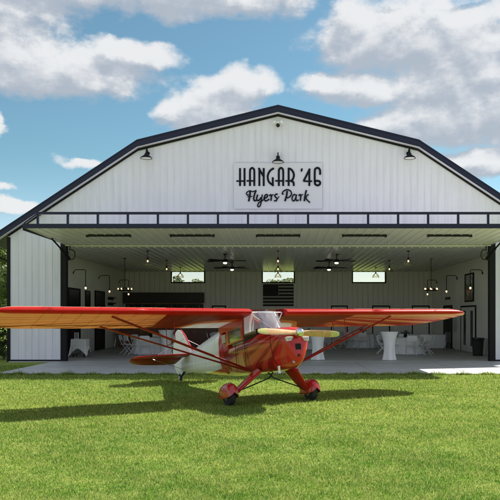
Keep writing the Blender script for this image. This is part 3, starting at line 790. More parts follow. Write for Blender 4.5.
# ------------------------------------------------------------------ tables and chairs
def drape(r, h, hem, waves, amp, n=72):
    rings = []
    for j, (rr, zz, a) in enumerate([(r*.97,h,0),(r,h-.01,0),(r+.01,h-.06,.2),(r+.03,h*.55,.6),(hem,.02,1)]):
        rings.append([((rr+amp*a*math.sin(waves*2*math.pi*k/n))*math.cos(2*math.pi*k/n), (rr+amp*a*math.sin(waves*2*math.pi*k/n+.3))*math.sin(2*math.pi*k/n), zz) for k in range(n)])
    q = MB(); q.loft(rings); return q
FZ = .035
tb0 = None
def round_table(loc, label, clabel):
    global tb0
    if tb0 is None:
        tb0 = thing('round_table', label, 'table', loc, group='round banquet tables')
        q = MB(); q.lathe([(.74,.70),(.75,.71),(.75,.735),(.74,.74)], (0,0,0), 32); q.build('tabletop', M['plastic'], tb0)
        for i in range(4):
            a = R(90*i+45); q = MB(); q.tube([(.45*math.cos(a),.45*math.sin(a),.70),(.5*math.cos(a),.5*math.sin(a),0)], .015, 6); q.build('leg', M['steel'], tb0)
        t = tb0
    else: t = dup(tb0, loc, 0, label)
    c = drape(.76, .756, .86, 13, .05).build('tablecloth', M['cloth'], loc=loc, smooth=True, angle=60)
    tag(c, clabel, 'tablecloth', 'white round tablecloths')
    cp = thing('centrepiece', clabel.replace('white cloth draped over', 'dark leafy centrepiece standing on'), 'centrepiece', (loc[0], loc[1], FZ+.757), group='table centrepieces')
    q = MB(); q.lathe([(.07,0),(.09,.04),(.07,.14),(.05,.16)], (0,0,0), 12); q.build('vase', M['black'], cp, smooth=True)
    q = MB()
    for i in range(70):
        a = random.uniform(0, 6.28); r_ = random.uniform(.0,.24); zz = .16+random.uniform(0,.18)*(1-r_/.35); s_ = .05
        p = Vector((r_*math.cos(a), r_*math.sin(a), zz)); d1 = Vector([random.uniform(-1,1) for _ in range(3)]).normalized()*s_; d2 = Vector([random.uniform(-1,1) for _ in range(3)]).normalized()*s_*.5
        q.add([p-d1, p+d2, p+d1, p-d2], [(0,1,2,3)])
    q.build('foliage', M['plantgreen'], cp)
c0 = None
def make_chair():
    t = thing('folding_chair', 'x', 'chair', group='white folding chairs at the tables')
    q = MB(); q.box(-.20,.20,-.20,.20,.435,.46); q.build('seat', M['plastic'], t, bevel=.008)
    q = MB(); q.loft([[(-.20,-.235,.62),(.20,-.235,.62),(.20,-.215,.62),(-.20,-.215,.62)],[(-.21,-.265,.74),(.21,-.265,.74),(.21,-.245,.74),(-.21,-.245,.74)],[(-.19,-.28,.86),(.19,-.28,.86),(.19,-.26,.86),(-.19,-.26,.86)]]); q.build('backrest', M['plastic'], t)
    for s in (-1,1):
        q = MB(); q.tube([(s*.215,-.265,.84),(s*.22,-.20,.60),(s*.225,.0,.30),(s*.23,.24,.0)], .013, 6); q.build('leg', M['plastic'], t, smooth=True)
        q = MB(); q.tube([(s*.205,.17,.44),(s*.21,.0,.26),(s*.215,-.24,.0)], .013, 6); q.build('leg', M['plastic'], t, smooth=True)
    for p_ in ((.19,.07),(-.2,.05)): q = MB(); q.tube([(-.22,*p_),(.22,*p_)], .009, 6); q.build('stretcher', M['plastic'], t)
    return t
POS = {270:'near side', 315:'near right corner', 0:'right side', 45:'far right corner', 90:'far side', 135:'far left corner', 180:'left side', 225:'near left corner'}
def set_table(cx, cy, desc, angs):
    global c0
    round_table((cx, cy, FZ), f'round banquet table under white cloth, {desc}', f'white cloth draped over round table {desc}')
    for a in angs:
        lb = f'white folding chair, {POS[a]} of the table {desc}'
        an = R(a+random.uniform(-7,7)); r_ = 1.05+random.uniform(-.05,.10)
        loc = (cx+r_*math.cos(an), cy+r_*math.sin(an), FZ); rz = an+R(90)+R(random.uniform(-9,9))
        if c0 is None:
            c0 = make_chair(); c0.location = loc; c0.rotation_euler = (0,0,rz); c0['label'] = lb
        else: dup(c0, loc, rz, lb)
ALL = [270,315,0,45,90,135,180,225]
set_table(-5.75, 31.6, 'in front of the bar', ALL)
set_table(5.75, 31.6, 'nearest the double door', ALL)
set_table(1.6, 36.0, 'behind the propeller at mid hall', ALL)
set_table(4.55, 37.6, 'at the back between the tall tables', ALL)
set_table(-2.4, 36.2, 'behind the fuselage at mid hall', ALL)
# straight buffet table by the right wall
bt = thing('buffet_table', 'long straight table under a white cloth near the back right wall', 'table', (7.75, 36.9, FZ))
q = MB(); q.box(-.95,.95,-.38,.38,.72,.745); q.build('tabletop', M['plastic'], bt)
for sx in (-1,1):
    for sy in (-1,1): q = MB(); q.box(sx*.85-.02,sx*.85+.02,sy*.3-.02,sy*.3+.02,0,.72); q.build('leg', M['steel'], bt)
def boxdrape(a, b, h, hem, droop=0):
    n = 64; rings = []
    for (e, zz, am) in ((0,h,0),(.012,h-.012,0),(.02,h*.6,.6),(hem,.03,1)):
        rg = []
        for k in range(n):
            t = 2*math.pi*k/n; c_, s_ = math.cos(t), math.sin(t); m_ = max(abs(c_), abs(s_)); X = c_/m_*(a+e); Y = s_/m_*(b+e)
            wv = am*.025*math.sin(k*2.1); X += c_*wv; Y += s_*wv
            z2 = zz
            if droop and am == 1: z2 = .03+droop*(1-(min(abs(c_), abs(s_))/m_)**1.5)
            rg.append((X, Y, z2))
        rings.append(rg)
    q = MB(); q.loft(rings); return q
tag(boxdrape(.97,.40,.75,.05).build('tablecloth', M['cloth'], loc=(7.75,36.9,FZ), smooth=True, angle=50), 'white cloth over the long straight table at the back right', 'tablecloth')
# small table at the left post
st_ = thing('side_table', 'small square table with drooping white cloth beside the left door post', 'table', (-8.4+.12, 29.3, FZ))
q = MB(); q.box(-.27,.27,-.27,.27,.72,.75); q.build('tabletop', M['darkwall'], st_)
for sx in (-1,1):
    for sy in (-1,1): q = MB(); q.box(sx*.22-.02,sx*.22+.02,sy*.22-.02,sy*.22+.02,0,.72); q.build('leg', M['darkwall'], st_)
tag(boxdrape(.29,.29,.76,.09,.34).build('tablecloth', M['cloth'], loc=(-8.28,29.3,FZ), smooth=True, angle=50), 'white cloth with hanging corners on the small table by the left post', 'tablecloth')
fr = thing('picture_frame', 'small white card in a stand on the little table by the left post', 'picture frame', (-8.42, 29.25, FZ+.762))
q = MB(); q.box(-.09,.09,-.012,.012,0,.26); q.build('frame', M['whitepaint'], fr); q = MB(); q.box(-.07,.07,-.016,-.0125,.02,.24); q.build('card', M['steel'], fr)
# cocktail tables in stretch covers
def cocktail(loc, label, k=1):
    t = thing('cocktail_table', label, 'table', loc, group='tall cocktail tables in white stretch covers')
    q = MB(); q.lathe([(.33,1.06),(.34,1.07),(.34,1.09),(.32,1.095)], (0,0,0), 28); q.build('tabletop', M['plastic'], t)
    q = MB(); n = 48; rings = []
    for i in range(25):
        u = i/24; zz = 1.105-1.09*u
        r_ = .345*(1-u)**1.9+.155+.085*u**3 if u > 0 else .345
        r_ = min(.348, .165+.18*(1-u)**2.6+.085*u**3.0)
        sq = .035*u**2
        rings.append([((r_+sq*math.cos(4*2*math.pi*j/n))*math.cos(2*math.pi*j/n), (r_+sq*math.cos(4*2*math.pi*j/n))*math.sin(2*math.pi*j/n), zz) for j in range(n)])
    q.loft(rings); q.build('stretch_cover', M['cloth'], t, smooth=True, angle=60)
    return t
cocktail((1.55, 27.3, FZ), 'tall white stretch covered cocktail table behind the propeller')
cocktail((4.32, 27.15, FZ), 'tall white stretch covered cocktail table under the right wing')
cocktail((-4.85, 30.4, FZ), 'tall white stretch covered cocktail table behind the tail')
# trash can
tcn_ = thing('trash_can', 'black trash can beside the right door post', 'trash can', (8.62, 30.2, FZ))
tcn_.scale = (1.05, 1.05, 1.1)
q = MB(); q.lathe([(.19,0),(.20,.02),(.24,.62),(.26,.64),(.26,.68),(.23,.68),(.20,.1)], (0,0,0), 24); q.build('bin', M['rubber'], tcn_, smooth=True)
q = MB(); q.lathe([(.245,.60),(.275,.64),(.275,.70),(.22,.71)], (0,0,0), 24); q.build('liner', M['blackgloss'], tcn_, smooth=True)
sp = thing('speaker', 'tall black loudspeaker standing beside the double door', 'speaker', (8.6, 35.4, FZ))
q = MB(); q.box(-.18,.18,-.2,.2,.9,1.55); q.build('cabinet', M['rubber'], sp, bevel=.02)
q = MB(); q.tube([(0,0,.9),(0,0,.3)], .02); q.build('stand', M['black'], sp)
for i in range(3): a = R(120*i); q = MB(); q.tube([(0,0,.4),(.32*math.cos(a),.32*math.sin(a),0)], .014, 6); q.build('leg', M['black'], sp)

# ------------------------------------------------------------------ aircraft (local: x forward, y to its left, z up)
YAW = math.atan2(-.884, .467); PITCH = R(10.5)
ac = thing('light_aircraft', 'red and white high wing taildragger aircraft parked on the lawn', 'aircraft', (-.12, 14.05, 0.0))
ac.rotation_mode = 'XYZ'
ac.rotation_euler = (Matrix.Rotation(YAW, 4, 'Z') @ Matrix.Rotation(-PITCH, 4, 'Y')).to_euler()
def sect(x, zb, zt, hw, n=2.6, tb=1.0, N=40):
    cz, hh = (zb+zt)/2, (zt-zb)/2; rg = []
    for k in range(N):
        t = 2*math.pi*k/N; c_, s_ = math.cos(t), math.sin(t)
        Y = math.copysign(abs(c_)**(2/n), c_)*hw; Z = math.copysign(abs(s_)**(2/n), s_)
        f = (1-Z)/2; Y *= 1-(1-tb)*f**1.3
        rg.append((x, Y, cz+Z*hh))
    return rg
q = MB()
F = [(.86,.60,1.40,.40,3,.80),(.60,.59,1.43,.43,3.2,.85),(.35,.60,1.42,.44,3.5,.88),(.1,.61,1.36,.445,4,.9),(-.5,.64,1.33,.445,4.5,.92),(-1.0,.68,1.33,.44,4.5,.92),
     (-1.02,.68,1.62,.44,5,.92),(-1.34,.70,1.62,.425,5,.92),(-1.36,.70,1.80,.42,4,.92),(-1.9,.77,1.79,.36,3.6,.95),(-2.7,.88,1.75,.28,3.2,1),(-3.5,1.00,1.69,.20,3,1),(-4.3,1.11,1.62,.12,2.8,1),(-4.95,1.19,1.56,.05,2.5,1),(-5.06,1.21,1.54,.03,2.5,1)]
q.loft([sect(*f) for f in F])
q.build('fuselage', M['fus'], ac, smooth=True, angle=40)
q = MB()
CW = [(.862,.60,1.40,.40,3,.80),(1.0,.61,1.385,.375,2.8,.66),(1.12,.63,1.36,.345,2.6,.52),(1.20,.66,1.33,.31,2.4,.44),(1.245,.70,1.30,.26,2.2,.40),(1.262,.78,1.26,.18,2,.5)]
q.loft([sect(*f) for f in CW])
cw = q.build('engine_cowling', M['fus'], ac, smooth=True, angle=50)
def xf(z, y): return 1.262
for s in (-1,1):
    q = MB(); q.loft([[(X, s*(.17+a*k), 1.115+b*k) for a, b in ((-.085,.045),(.075,.035),(.055,-.045),(-.03,-.035))] for X, k in ((1.18,1),(1.272,1),(1.276,.9))]); q.build('intake_lip', M['whitepaint'], cw)
    q = MB(); q.loft([[(X, s*(.17+a), 1.115+b) for a, b in ((-.06,.005),(.055,.012),(.04,-.03),(-.02,-.022))] for X in (1.2,1.282)]); q.build('air_intake', M['steel'], cw)
q = MB(); q.box(1.22,1.275,-.055,.055,.91,1.02); q.build('air_intake', M['black'], cw)
q = MB(); q.box(1.19,1.262,-.035,.035,.775,.83); q.build('air_intake', M['black'], cw)
q = MB(); q.lathe([(.028,-.03),(.028,.04),(.022,.042)], (1.16,-.08,.69), 12, 'x'); q.build('exhaust_pipe', M['steel'], cw)
q = MB(); q.box(1.0,1.04,-.33,-.30,.50,.64); q.build('drain_pipe', M['whitepaint'], ac)
# seam lines of the cowling
q = MB()
for xx, zb, zt, hw, n, tb in ((.868,.598,1.402,.402,3,.80),):
    a = sect(xx-.006, zb, zt, hw, n, tb); b_ = sect(xx+.006, zb, zt, hw, n, tb); q.loft([a, b_], cap=False)
q.build('cowl_seam', M['black'], cw)
# cockpit interior
q = MB(); q.box(-.95,-.80,-.36,.36,1.30,1.62); q.box(-.95,-.4,-.36,.36,1.26,1.335); q.build('seat', M['seat'], ac, bevel=.04)
q = MB(); q.box(.30,.34,-.38,.38,1.36,1.46); q.build('instrument_panel', M['black'], ac)
q = MB(); q.box(-1.012,-1.0,-.41,.41,1.33,1.80); q.build('bulkhead', mat('pale_headliner', (.55,.55,.50), .9), ac)
# cabin roof between the wings
def airfoil(x_le, x_te, z_le, z_te, tk=.125, c0=0.0, c1=1.0, N=14):
    ch = x_le-x_te; pts = []
    ts = [c0+(c1-c0)*(.5-.5*math.cos(math.pi*i/N)) for i in range(N+1)]
    def yt(t): return tk*ch*5*(.2969*math.sqrt(max(t,0))-.126*t-.3516*t*t+.2843*t**3-.1036*t**4)
    def cam_(t): return .030*ch*(1-(2*t-.8)**2) if t < 9 else 0
    up_ = [(x_le-ch*t, z_le+(z_te-z_le)*t+cam_(t)*1.0+yt(t)+.001) for t in ts]
    lo_ = [(x_le-ch*t, z_le+(z_te-z_le)*t+cam_(t)*1.0-yt(t)*.72-.001) for t in ts]
    return up_ + lo_[::-1]
def ring(y, a): return [(p[0], y, p[1]) for p in a]
q = MB(); q.loft([ring(yy, airfoil(.25,-1.36,1.80,1.77,c0=.62)) for yy in (-.40,0,.40)]); q.build('cabin_roof', M['fus'], ac, smooth=True)
q = MB(); q.loft([[(p[0], yy, p[1]) for p in airfoil(.25,-1.36,1.80,1.77,c0=.16,c1=.62)[:15]] for yy in (-.40,0,.40)], cap=False, closed=False); q.build('added_skylight', M['sideglass'], ac, smooth=True)  # unseen clear roof panel, added to let sunlight into the cabin
q = MB(); q.box(-.99,.26,-.41,.41,1.425,1.44); q.build('added_pale_liner', mat('pale_lining', (.55,.55,.52), .9), ac)  # pale sheet added over the red deck to brighten the cabin
# windshield
def ws(z, xc, hw, xs, n=13):
    return [((xc-xs)*(1-(abs(2*k/(n-1)-1))**2.4)+xs, -hw+2*hw*k/(n-1), z) for k in range(n)]
q = MB(); q.loft([ws(1.40,.50,.43,-.16), ws(1.62,.34,.425,-.16), ws(1.865,.10,.41,-.16)], cap=False, closed=False)
wsd = q.build('windshield', M['plexi'], ac, smooth=True)
q = MB()
q.tube([(-.16, -.44, 1.36), (-.16, -.42, 1.85), (-.16, .42, 1.85), (-.16, .44, 1.36)], .018, 8)
q.build('windshield_frame', M['darkred'], wsd)
q = MB()
for s in (-1,1): q.tube([(.05, s*.38, 1.84), (.36, s*.02, 1.45)], .012, 6)
q.tube([(.06,-.36,1.845),(.06,.36,1.845)], .012, 6)
q.build('brace_tube', M['whitepaint'], wsd)
# side windows with frames
for s in (-1,1):
    q = MB(); yy = s*.435
    q.box(-.27,-.16,yy-.015,yy+.015,1.32,1.84)
    q.box(-1.02,-.90,yy-.015,yy+.015,1.32,1.84)
    q.box(-.90,-.27,yy-.015,yy+.015,1.61,1.84)
    q.box(-.90,-.27,yy-.014,yy+.014,1.32,1.355)
    q.box(-1.36,-1.02,yy-.015,yy+.010,1.62,1.80)
    dr = q.build('door_frame', M['fus'], ac)
    q = MB(); q.box(-.90,-.27,yy-.004,yy+.004,1.355,1.61); q.build('side_window', M['sideglass'], dr)
    q = MB(); q.box(-.58,-.56,yy+s*.016,yy+s*.02,.72,1.32); q.box(-.12,-.105,yy+s*.016,yy+s*.02,.72,1.32); q.build('door_seam', M['black'], dr)
    q = MB(); q.box(-1.27,-1.08,s*.425,s*.445,1.40,1.58); q.build('quarter_window', M['seat'], dr)
# wings
def le(y):
    t = max(0, (y-4.93)/.52); return .25-.36*t**2.6
def te(y):
    t = max(0, (y-4.58)/.87); return -1.36+1.17*t**2.3
for s in (-1,1):
    st_y = [.405,.6,1.0,1.5,2.0,2.5,2.6,2.601,2.9,3.3,3.7,4.0,4.2,4.3,4.301,4.5,4.65,4.8,4.95,5.06,5.18,5.28,5.36,5.42,5.45]
    rings = []
    for y_ in st_y:
        l_, t_e = le(y_), te(y_); sh_ = (l_-t_e)/1.61
        if y_ > 5.25: t_e = min(t_e, l_-.08)
        ail = 2.6 < y_ <= 4.3
        dz = .012*y_
        zt_e = 1.80-.015*sh_
        rings.append(ring(s*y_, airfoil(l_, t_e, 1.80+dz*.4, zt_e+dz*.4, .13 if y_ < 4.95 else .13*max(.35, 1-(y_-4.95)*1.3), 0, .80 if ail else 1)))
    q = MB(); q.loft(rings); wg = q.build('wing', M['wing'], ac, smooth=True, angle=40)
    rings = []
    for y_ in (2.61,2.9,3.3,3.7,4.0,4.29):
        l_, t_e = le(y_), te(y_); rings.append(ring(s*y_, airfoil(l_, t_e, 1.80+.0048*y_, 1.80-.015*(l_-t_e)/1.61+.0048*y_, .13, .812, 1)))
    q = MB(); q.loft(rings); q.build('aileron', M['wing'], wg, smooth=True, angle=40)
    # rib tapes
    q = MB(); y_ = .75
    while y_ < 4.4:
        l_, t_e = le(y_), te(y_); c1 = .79 if 2.6 < y_ < 4.31 else .97
        a = airfoil(l_, t_e, 1.80+.0048*y_, 1.80-.015*(l_-t_e)/1.61+.0048*y_, .13, .03, c1, 10)
        up_ = a[:11]; lo_ = a[11:]
        for seg, o_ in ((up_, .003), (lo_, -.003)):
            q.loft([[(p[0], s*y_-.007, p[1]+o_) for p in seg], [(p[0], s*y_+.007, p[1]+o_) for p in seg]], cap=False, closed=False)
        y_ += .33
    q.build('rib_tape', M['wing'], wg)
    # struts
    for nmx, (xa, xb, zb_, r_) in (('wing_strut', (.0,.02,1.765,.026)), ('wing_strut', (-.10,-.92,1.735,.020))):
        q = MB(); A = Vector((xa, s*.43, .68)); B = Vector((xb, s*3.15, zb_))
        rr = []
        d = (B-A).normalized(); X = Vector((1,0,0)); X = (X-d*X.dot(d)).normalized(); Y = d.cross(X)
        for P_ in (A, B): rr.append([P_+X*(math.cos(2*math.pi*k/12)*r_*2.0)+Y*(math.sin(2*math.pi*k/12)*r_*.75) for k in range(12)])
        q.loft(rr); q.build(nmx, M['darkred'], ac, smooth=True)
    q = MB(); q.tube([(-.02,s*1.95,1.27),(-.02,s*1.95,1.74)], .008, 6); q.tube([(-.5,s*1.95,1.27),(-.5,s*1.95,1.73)], .008, 6); q.tube([(-.02,s*1.95,1.28),(-.5,s*1.95,1.28)], .008, 6)
    q.build('jury_strut', M['darkred'], ac)
# tail
def flat(outline, t, to3):
    """thin symmetric surface: outline in 2D, thickest inside, thin at the rim"""
    q = MB(); n = len(outline); cx_ = sum(p[0] for p in outline)/n; cy_ = sum(p[1] for p in outline)/n
    rings = []
    for (k, h) in ((.55, t), (.93, t*.9), (1, t*.35), (1, -t*.35), (.93, -t*.9), (.55, -t)):
        rings.append([to3(cx_+(a-cx_)*k, cy_+(b_-cy_)*k, h) for a, b_ in outline])
    q.loft(rings); return q
for s in (-1,1):
    out = [(-4.05,.06),(-4.12,.6),(-4.25,1.1),(-4.42,1.38),(-4.6,1.48),(-4.6,.06)]
    ho = flat(catmull(out[:5], 4)+[out[5]], .022, lambda a, b_, h: (a, s*b_, 1.55+h)).build('stabilizer', M['darkred'], ac, smooth=True)
    out = [(-4.615,.12),(-4.615,1.48),(-4.8,1.50),(-5.0,1.35),(-5.10,1.0),(-5.13,.5),(-5.08,.18)]
    flat([out[0], out[1]]+catmull(out[2:], 4), .018, lambda a, b_, h: (-4.615+(a+4.615)*.93, s*b_, 1.55+h+(a+4.615)*.25)).build('elevator', M['darkred'], ho, smooth=True)
out = [(-4.15,1.60),(-4.45,1.85),(-4.72,2.12),(-4.97,2.28),(-4.97,1.25),(-4.9,1.25),(-4.5,1.55)]
fin = flat(out, .022, lambda a, b_, h: (a, h, b_)).build('fin', M['whitepaint'], ac, smooth=True)
out = [(-4.985,2.30),(-5.25,2.36),(-5.50,2.22),(-5.66,1.9),(-5.68,1.55),(-5.55,1.28),(-5.3,1.14),(-5.06,1.12),(-4.985,1.2)]
flat(catmull(out, 3), .02, lambda a, b_, h: (a, h, b_)).build('rudder', M['whitepaint'], ac, smooth=True)
q = MB(); q.tube([(-4.13,0,1.60),(-4.43,0,1.87),(-4.70,0,2.14),(-4.95,0,2.31)], .022, 8)
q.build('fin_leading_edge', M['redpaint'], fin, smooth=True)
q = MB()
for s in (-1,1):
    q.tube([(-4.6,s*.95,1.53),(-4.75,s*.02,2.05)], .006, 6); q.tube([(-4.6,s*.95,1.51),(-4.85,s*.03,1.24)], .006, 6)
q.build('tail_brace_wire', M['steel'], ac)
# tail wheel
tw = MB(); tw.tube([(-4.85,0,1.20),(-5.12,0,1.10),(-5.32,0,1.06)], [.03,.025,.02], 8); tw.tube([(-5.2,-.035,1.09),(-5.24,-.035,1.065)], .012, 6); tw.tube([(-5.2,.035,1.09),(-5.24,.035,1.065)], .012, 6)
tws = tw.build('tail_spring', M['black'], ac, smooth=True)
q = MB(); q.lathe([(.05,-.036),(.09,-.034),(.112,-.016),(.112,.016),(.09,.034),(.05,.036)], (-5.24,0,1.07), 24, 'y'); q.build('tail_wheel', M['rubber'], tws, smooth=True)
q = MB(); q.lathe([(.04,-.042),(.05,-.038),(.05,.038),(.04,.042)], (-5.24,0,1.07), 16, 'y'); q.build('hub', M['whitepaint'], tws)
# main gear
for s in (-1,1):
    A = Vector((.22, s*.34, .66)); B = Vector((.0, s*.78, .26)); rr = []
    for k_i in range(5):
        u = k_i/4; P_ = A.lerp(B, u); chd = .27*(1-u)+.14*u
        d = (B-A).normalized(); X = Vector((1,0,0)); X = (X-d*X.dot(d)).normalized(); Y = d.cross(X)
        rr.append([P_+X*(math.cos(2*math.pi*k/16)*chd)+Y*(math.sin(2*math.pi*k/16)*.045) for k in range(16)])
    q = MB(); q.loft(rr); q.build('landing_gear_leg', M['redpaint'], ac, smooth=True)
    q = MB(); q.tube([(.05, -s*.06, .62),(.06, s*.05, .50),(.0, s*.74, .27)], .013, 6); q.build('shock_cord', M['rubber'], ac)
    yw = s*.92
    q = MB(); q.lathe([(.10,-.075),(.155,-.078),(.195,-.055),(.205,0),(.195,.055),(.155,.078),(.10,.075)], (0,yw,.205), 32, 'y'); wh = q.build('wheel', M['rubber'], ac, smooth=True)
    q = MB(); q.lathe([(.02,-.082),(.095,-.08),(.105,-.06),(.105,.06),(.095,.08),(.02,.082)], (0,yw,.205), 20, 'y'); q.build('rim', M['steel'], wh, smooth=True)
    # open sided fairing over the upper wheel
    rings = []
    for k_i in range(17):
        u = k_i/16; t = math.pi*u
        X = .27*math.cos(t) if math.cos(t) > 0 else .36*math.cos(t)
        hgt_ = .205*max(0,math.sin(t))**.75+.01; w_ = .125*max(0,math.sin(t))**.55+.008
        rg = []
        for j in range(14):
            a = math.pi*j/13
            rg.append((X, yw+w_*math.cos(a)*(1 if True else 0), .235+hgt_*max(0,math.sin(a))**.8))
        rg.append((X, yw-w_, .235-.09*max(0,math.sin(t))**.5)); rg.append((X, yw+w_, .235-.09*max(0,math.sin(t))**.5))
        rings.append(rg)
    q = MB(); n_ = 16
    q.loft([r_[:14] + [r_[14], r_[15]] for r_ in rings], cap=False, closed=True)
    # drop the underside faces so the tyre shows
    q.f = [f for i, f in enumerate(q.f) if (i % 16) != 14]
    q.build('wheel_fairing', M['redpaint'], ac, smooth=True, angle=60)
# propeller
pr = bpy.data.objects.new('propeller', None)
def blade_ring(r_, c, th, tw_, sgn):
    rg = []
    for k in range(14):
        t = 2*math.pi*k/14; a, b_ = c/2*math.cos(t), th/2*math.sin(t)
        X = a*math.sin(tw_)+b_*math.cos(tw_); Z = a*math.cos(tw_)-b_*math.sin(tw_)
        rg.append((X, sgn*r_, Z*1.0))
    return rg
BL = [(.0,.10,.075,R(30)),(.09,.10,.06,R(38)),(.2,.125,.045,R(34)),(.35,.13,.024,R(26)),(.5,.13,.018,R(20)),(.68,.125,.016,R(15))]
BT = [(.68,.125,.016,R(15)),(.78,.108,.012,R(13)),(.84,.085,.01,R(12)),(.872,.045,.008,R(12))]
q = MB()
for sg in (-1,1): q.loft([blade_ring(r_, c, t, w*1, sg) if sg > 0 else [(-p[0]*-1 if False else p[0], p[1], -p[2]) for p in blade_ring(r_, c, t, w, sg)] for r_, c, t, w in BL])
pr = q.build('propeller', M['propwood'], ac, smooth=True, angle=50)
q = MB()
for sg in (-1,1): q.loft([blade_ring(r_, c*1.02, t*1.06, w*1, sg) if sg > 0 else [(p[0], p[1], -p[2]) for p in blade_ring(r_, c*1.02, t*1.06, w, sg)] for r_, c, t, w in BT])
q.build('blade_tip', M['yellow'], pr, smooth=True, angle=50)
q = MB(); q.lathe([(.085,-.05),(.088,-.02),(.08,.03),(.055,.08),(.02,.105),(.002,.11)], (0,0,0), 24, 'x'); q.build('spinner', M['alu'], pr, smooth=True)
q = MB(); q.lathe([(.05,-.14),(.05,-.03)], (0,0,0), 16, 'x'); q.build('shaft', M['steel'], pr)
pr.location = (1.37, 0, 1.21); pr.rotation_euler = (R(2.6)*-1, 0, 0)

# ------------------------------------------------------------------ vegetation
def leaf_mesh(name, m, blobs_, n, size, seed):
    rs = np.random.RandomState(seed)
    cen = []
    w = np.array([b_[3]**2 for b_ in blobs_]); w = w/w.sum()
    idx = rs.choice(len(blobs_), n, p=w)
    B_ = np.array([(b_[0], b_[1], b_[2], b_[3]) for b_ in blobs_])[idx]
    d = rs.normal(size=(n,3)); d /= np.linalg.norm(d, axis=1)[:,None]
    rad = (rs.uniform(.35,1,n)**.5)[:,None]
    lump = 1+.22*np.sin(d[:,:1]*7+idx[:,None])*np.cos(d[:,2:]*6+idx[:,None]*1.7)
    c = B_[:,:3]+d*rad*lump*B_[:,3:]*np.array([1,1,.85])
    a = rs.normal(size=(n,3)); a /= np.linalg.norm(a, axis=1)[:,None]
    b_ = np.cross(a, rs.normal(size=(n,3))); b_ /= np.linalg.norm(b_, axis=1)[:,None]
    sz = (size*rs.uniform(.6,1.3,n))[:,None]
    V = np.stack([c-a*sz, c+b_*sz*.5, c+a*sz, c-b_*sz*.5], 1).reshape(-1,3)
    me = bpy.data.meshes.new(name); me.vertices.add(4*n); me.vertices.foreach_set('co', V.astype(np.float32).ravel())
    me.loops.add(4*n); me.loops.foreach_set('vertex_index', np.arange(4*n, dtype=np.int32))
    me.polygons.add(n); me.polygons.foreach_set('loop_start', np.arange(0,4*n,4,dtype=np.int32)); me.polygons.foreach_set('loop_total', np.full(n,4,dtype=np.int32))
    me.update(); me.validate(); me.materials.append(m); return me
def leafmat(name, a, b_):
    m = bpy.data.materials.new(name); m.use_nodes = True; t = m.node_tree; g = NG(t); p = t.nodes['Principled BSDF']
    c = g.n('ShaderNodeTexCoord').outputs['Object']
    ge = g.n('ShaderNodeNewGeometry')
    col = g.mix(g.smooth(g.noise(c, .9, 4, .6), .35, .65), a, b_); col = g.mix(g.m('MULTIPLY', ge.outputs['Random Per Island'], .4), col, (.16,.19,.05))
    g.put(p.inputs['Base Color'], col); p.inputs['Roughness'].default_value = .55
    tl = g.n('ShaderNodeBsdfTranslucent'); g.put(tl.inputs[0], col); mx = g.n('ShaderNodeMixShader'); mx.inputs[0].default_value = .4
    t.links.new(p.outputs[0], mx.inputs[1]); t.links.new(tl.outputs[0], mx.inputs[2]); t.links.new(mx.outputs[0], t.nodes['Material Output'].inputs[0]); return m
M['leaf'] = leafmat('tree_leaf', (.045,.085,.018), (.10,.14,.03)); M['leafdark'] = leafmat('shrub_leaf', (.022,.05,.012), (.05,.085,.02))
def tree(loc, h, seed, label, spread=1.0, name='tree', protos={}):
    rs = random.Random(seed)
    t = thing(name, label, 'tree', loc, group='broadleaf trees beyond the hangar')
    key = seed % 4
    if key not in protos:
        q = MB(); q.tube([(0,0,-.1),(.05,.02,.2),(.08,.05,.5)], [.035,.026,.018], 8)
        bs = []
        for i in range(13):
            a = rs.uniform(0,6.28); r_ = rs.uniform(.08,.34); z_ = rs.uniform(.32,.88); r_ *= 1-abs(z_-.5)*.8
            p = (r_*math.cos(a), r_*math.sin(a), z_); bs.append((*p, rs.uniform(.09,.17)))
            q.tube([(.05,.03,rs.uniform(.15,.45)), (p[0]*.5+.03,p[1]*.5,p[2]*.75), p], [.014,.009,.003], 6)
        protos[key] = (q.mesh('trunk', M['bark'], True), leaf_mesh('crown', M['leaf'], bs, 7000, .019, seed))
    for nm_, me in zip(('trunk', 'crown'), protos[key]):
        o = bpy.data.objects.new(nm_, me); COL.objects.link(o); o.parent = t
    t.scale = (h*spread, h*spread, h); t.rotation_euler = (0,0,rs.uniform(0,6.28))
# left edge
tree((-24.6, 60, 0), 9.0, 1, 'leafy tree at the left edge of the photo, nearest the hangar corner', 1.1)
tree((-28.5, 66, 0), 9.8, 2, 'leafy tree farther left, behind the one by the hangar corner', 1.1)
tree((-20.5, 70, 0), 8.6, 3, 'leafy tree hidden mostly behind the hangar corner post', 1.1)
tree((-16.0, 44.5, 0), 5.2, 5, 'small round tree close behind the left hangar wall', 1.2)
for i, (X, Y, h, lb) in enumerate([(-14, 76, 6.3, 'tree seen through the left part of the left rear window'), (-9.5, 72, 5.9, 'tree seen through the right part of the left rear window'),
        (-3.6, 84, 6.4, 'tree seen between the left and middle rear windows'), (.6, 80, 6.2, 'tree seen through the middle rear window'), (5.2, 88, 6.0, 'tree seen right of the middle rear window'),
        (8.6, 92, 5.9, 'low tree seen at the left end of the right rear window'), (14.5, 98, 5.4, 'low tree seen at the right end of the right rear window'),
        (24, 85, 9, 'tree standing right of the hangar, out beyond the field'), (-36, 75, 9.5, 'tree farthest left in the tree line')]):
    tree((X, Y, 0), h, 10+i, lb, 1.15)
for i, (X, Y, h, lb) in enumerate([(-40, 40, 9, 'unseen tree added at the left to darken reflections, nearest the viewer'), (-44, 50, 10, 'unseen tree added at the left to darken reflections, second from the viewer'), (-38, 57, 9, 'unseen tree added at the left to darken reflections, third from the viewer'),
        (-47, 30, 9, 'unseen tree added far out at the left to darken reflections')]):
    tree((X, Y, 0), h, 30+i, lb, 1.35)  # trees out of view, put in to darken what the fuselage reflects
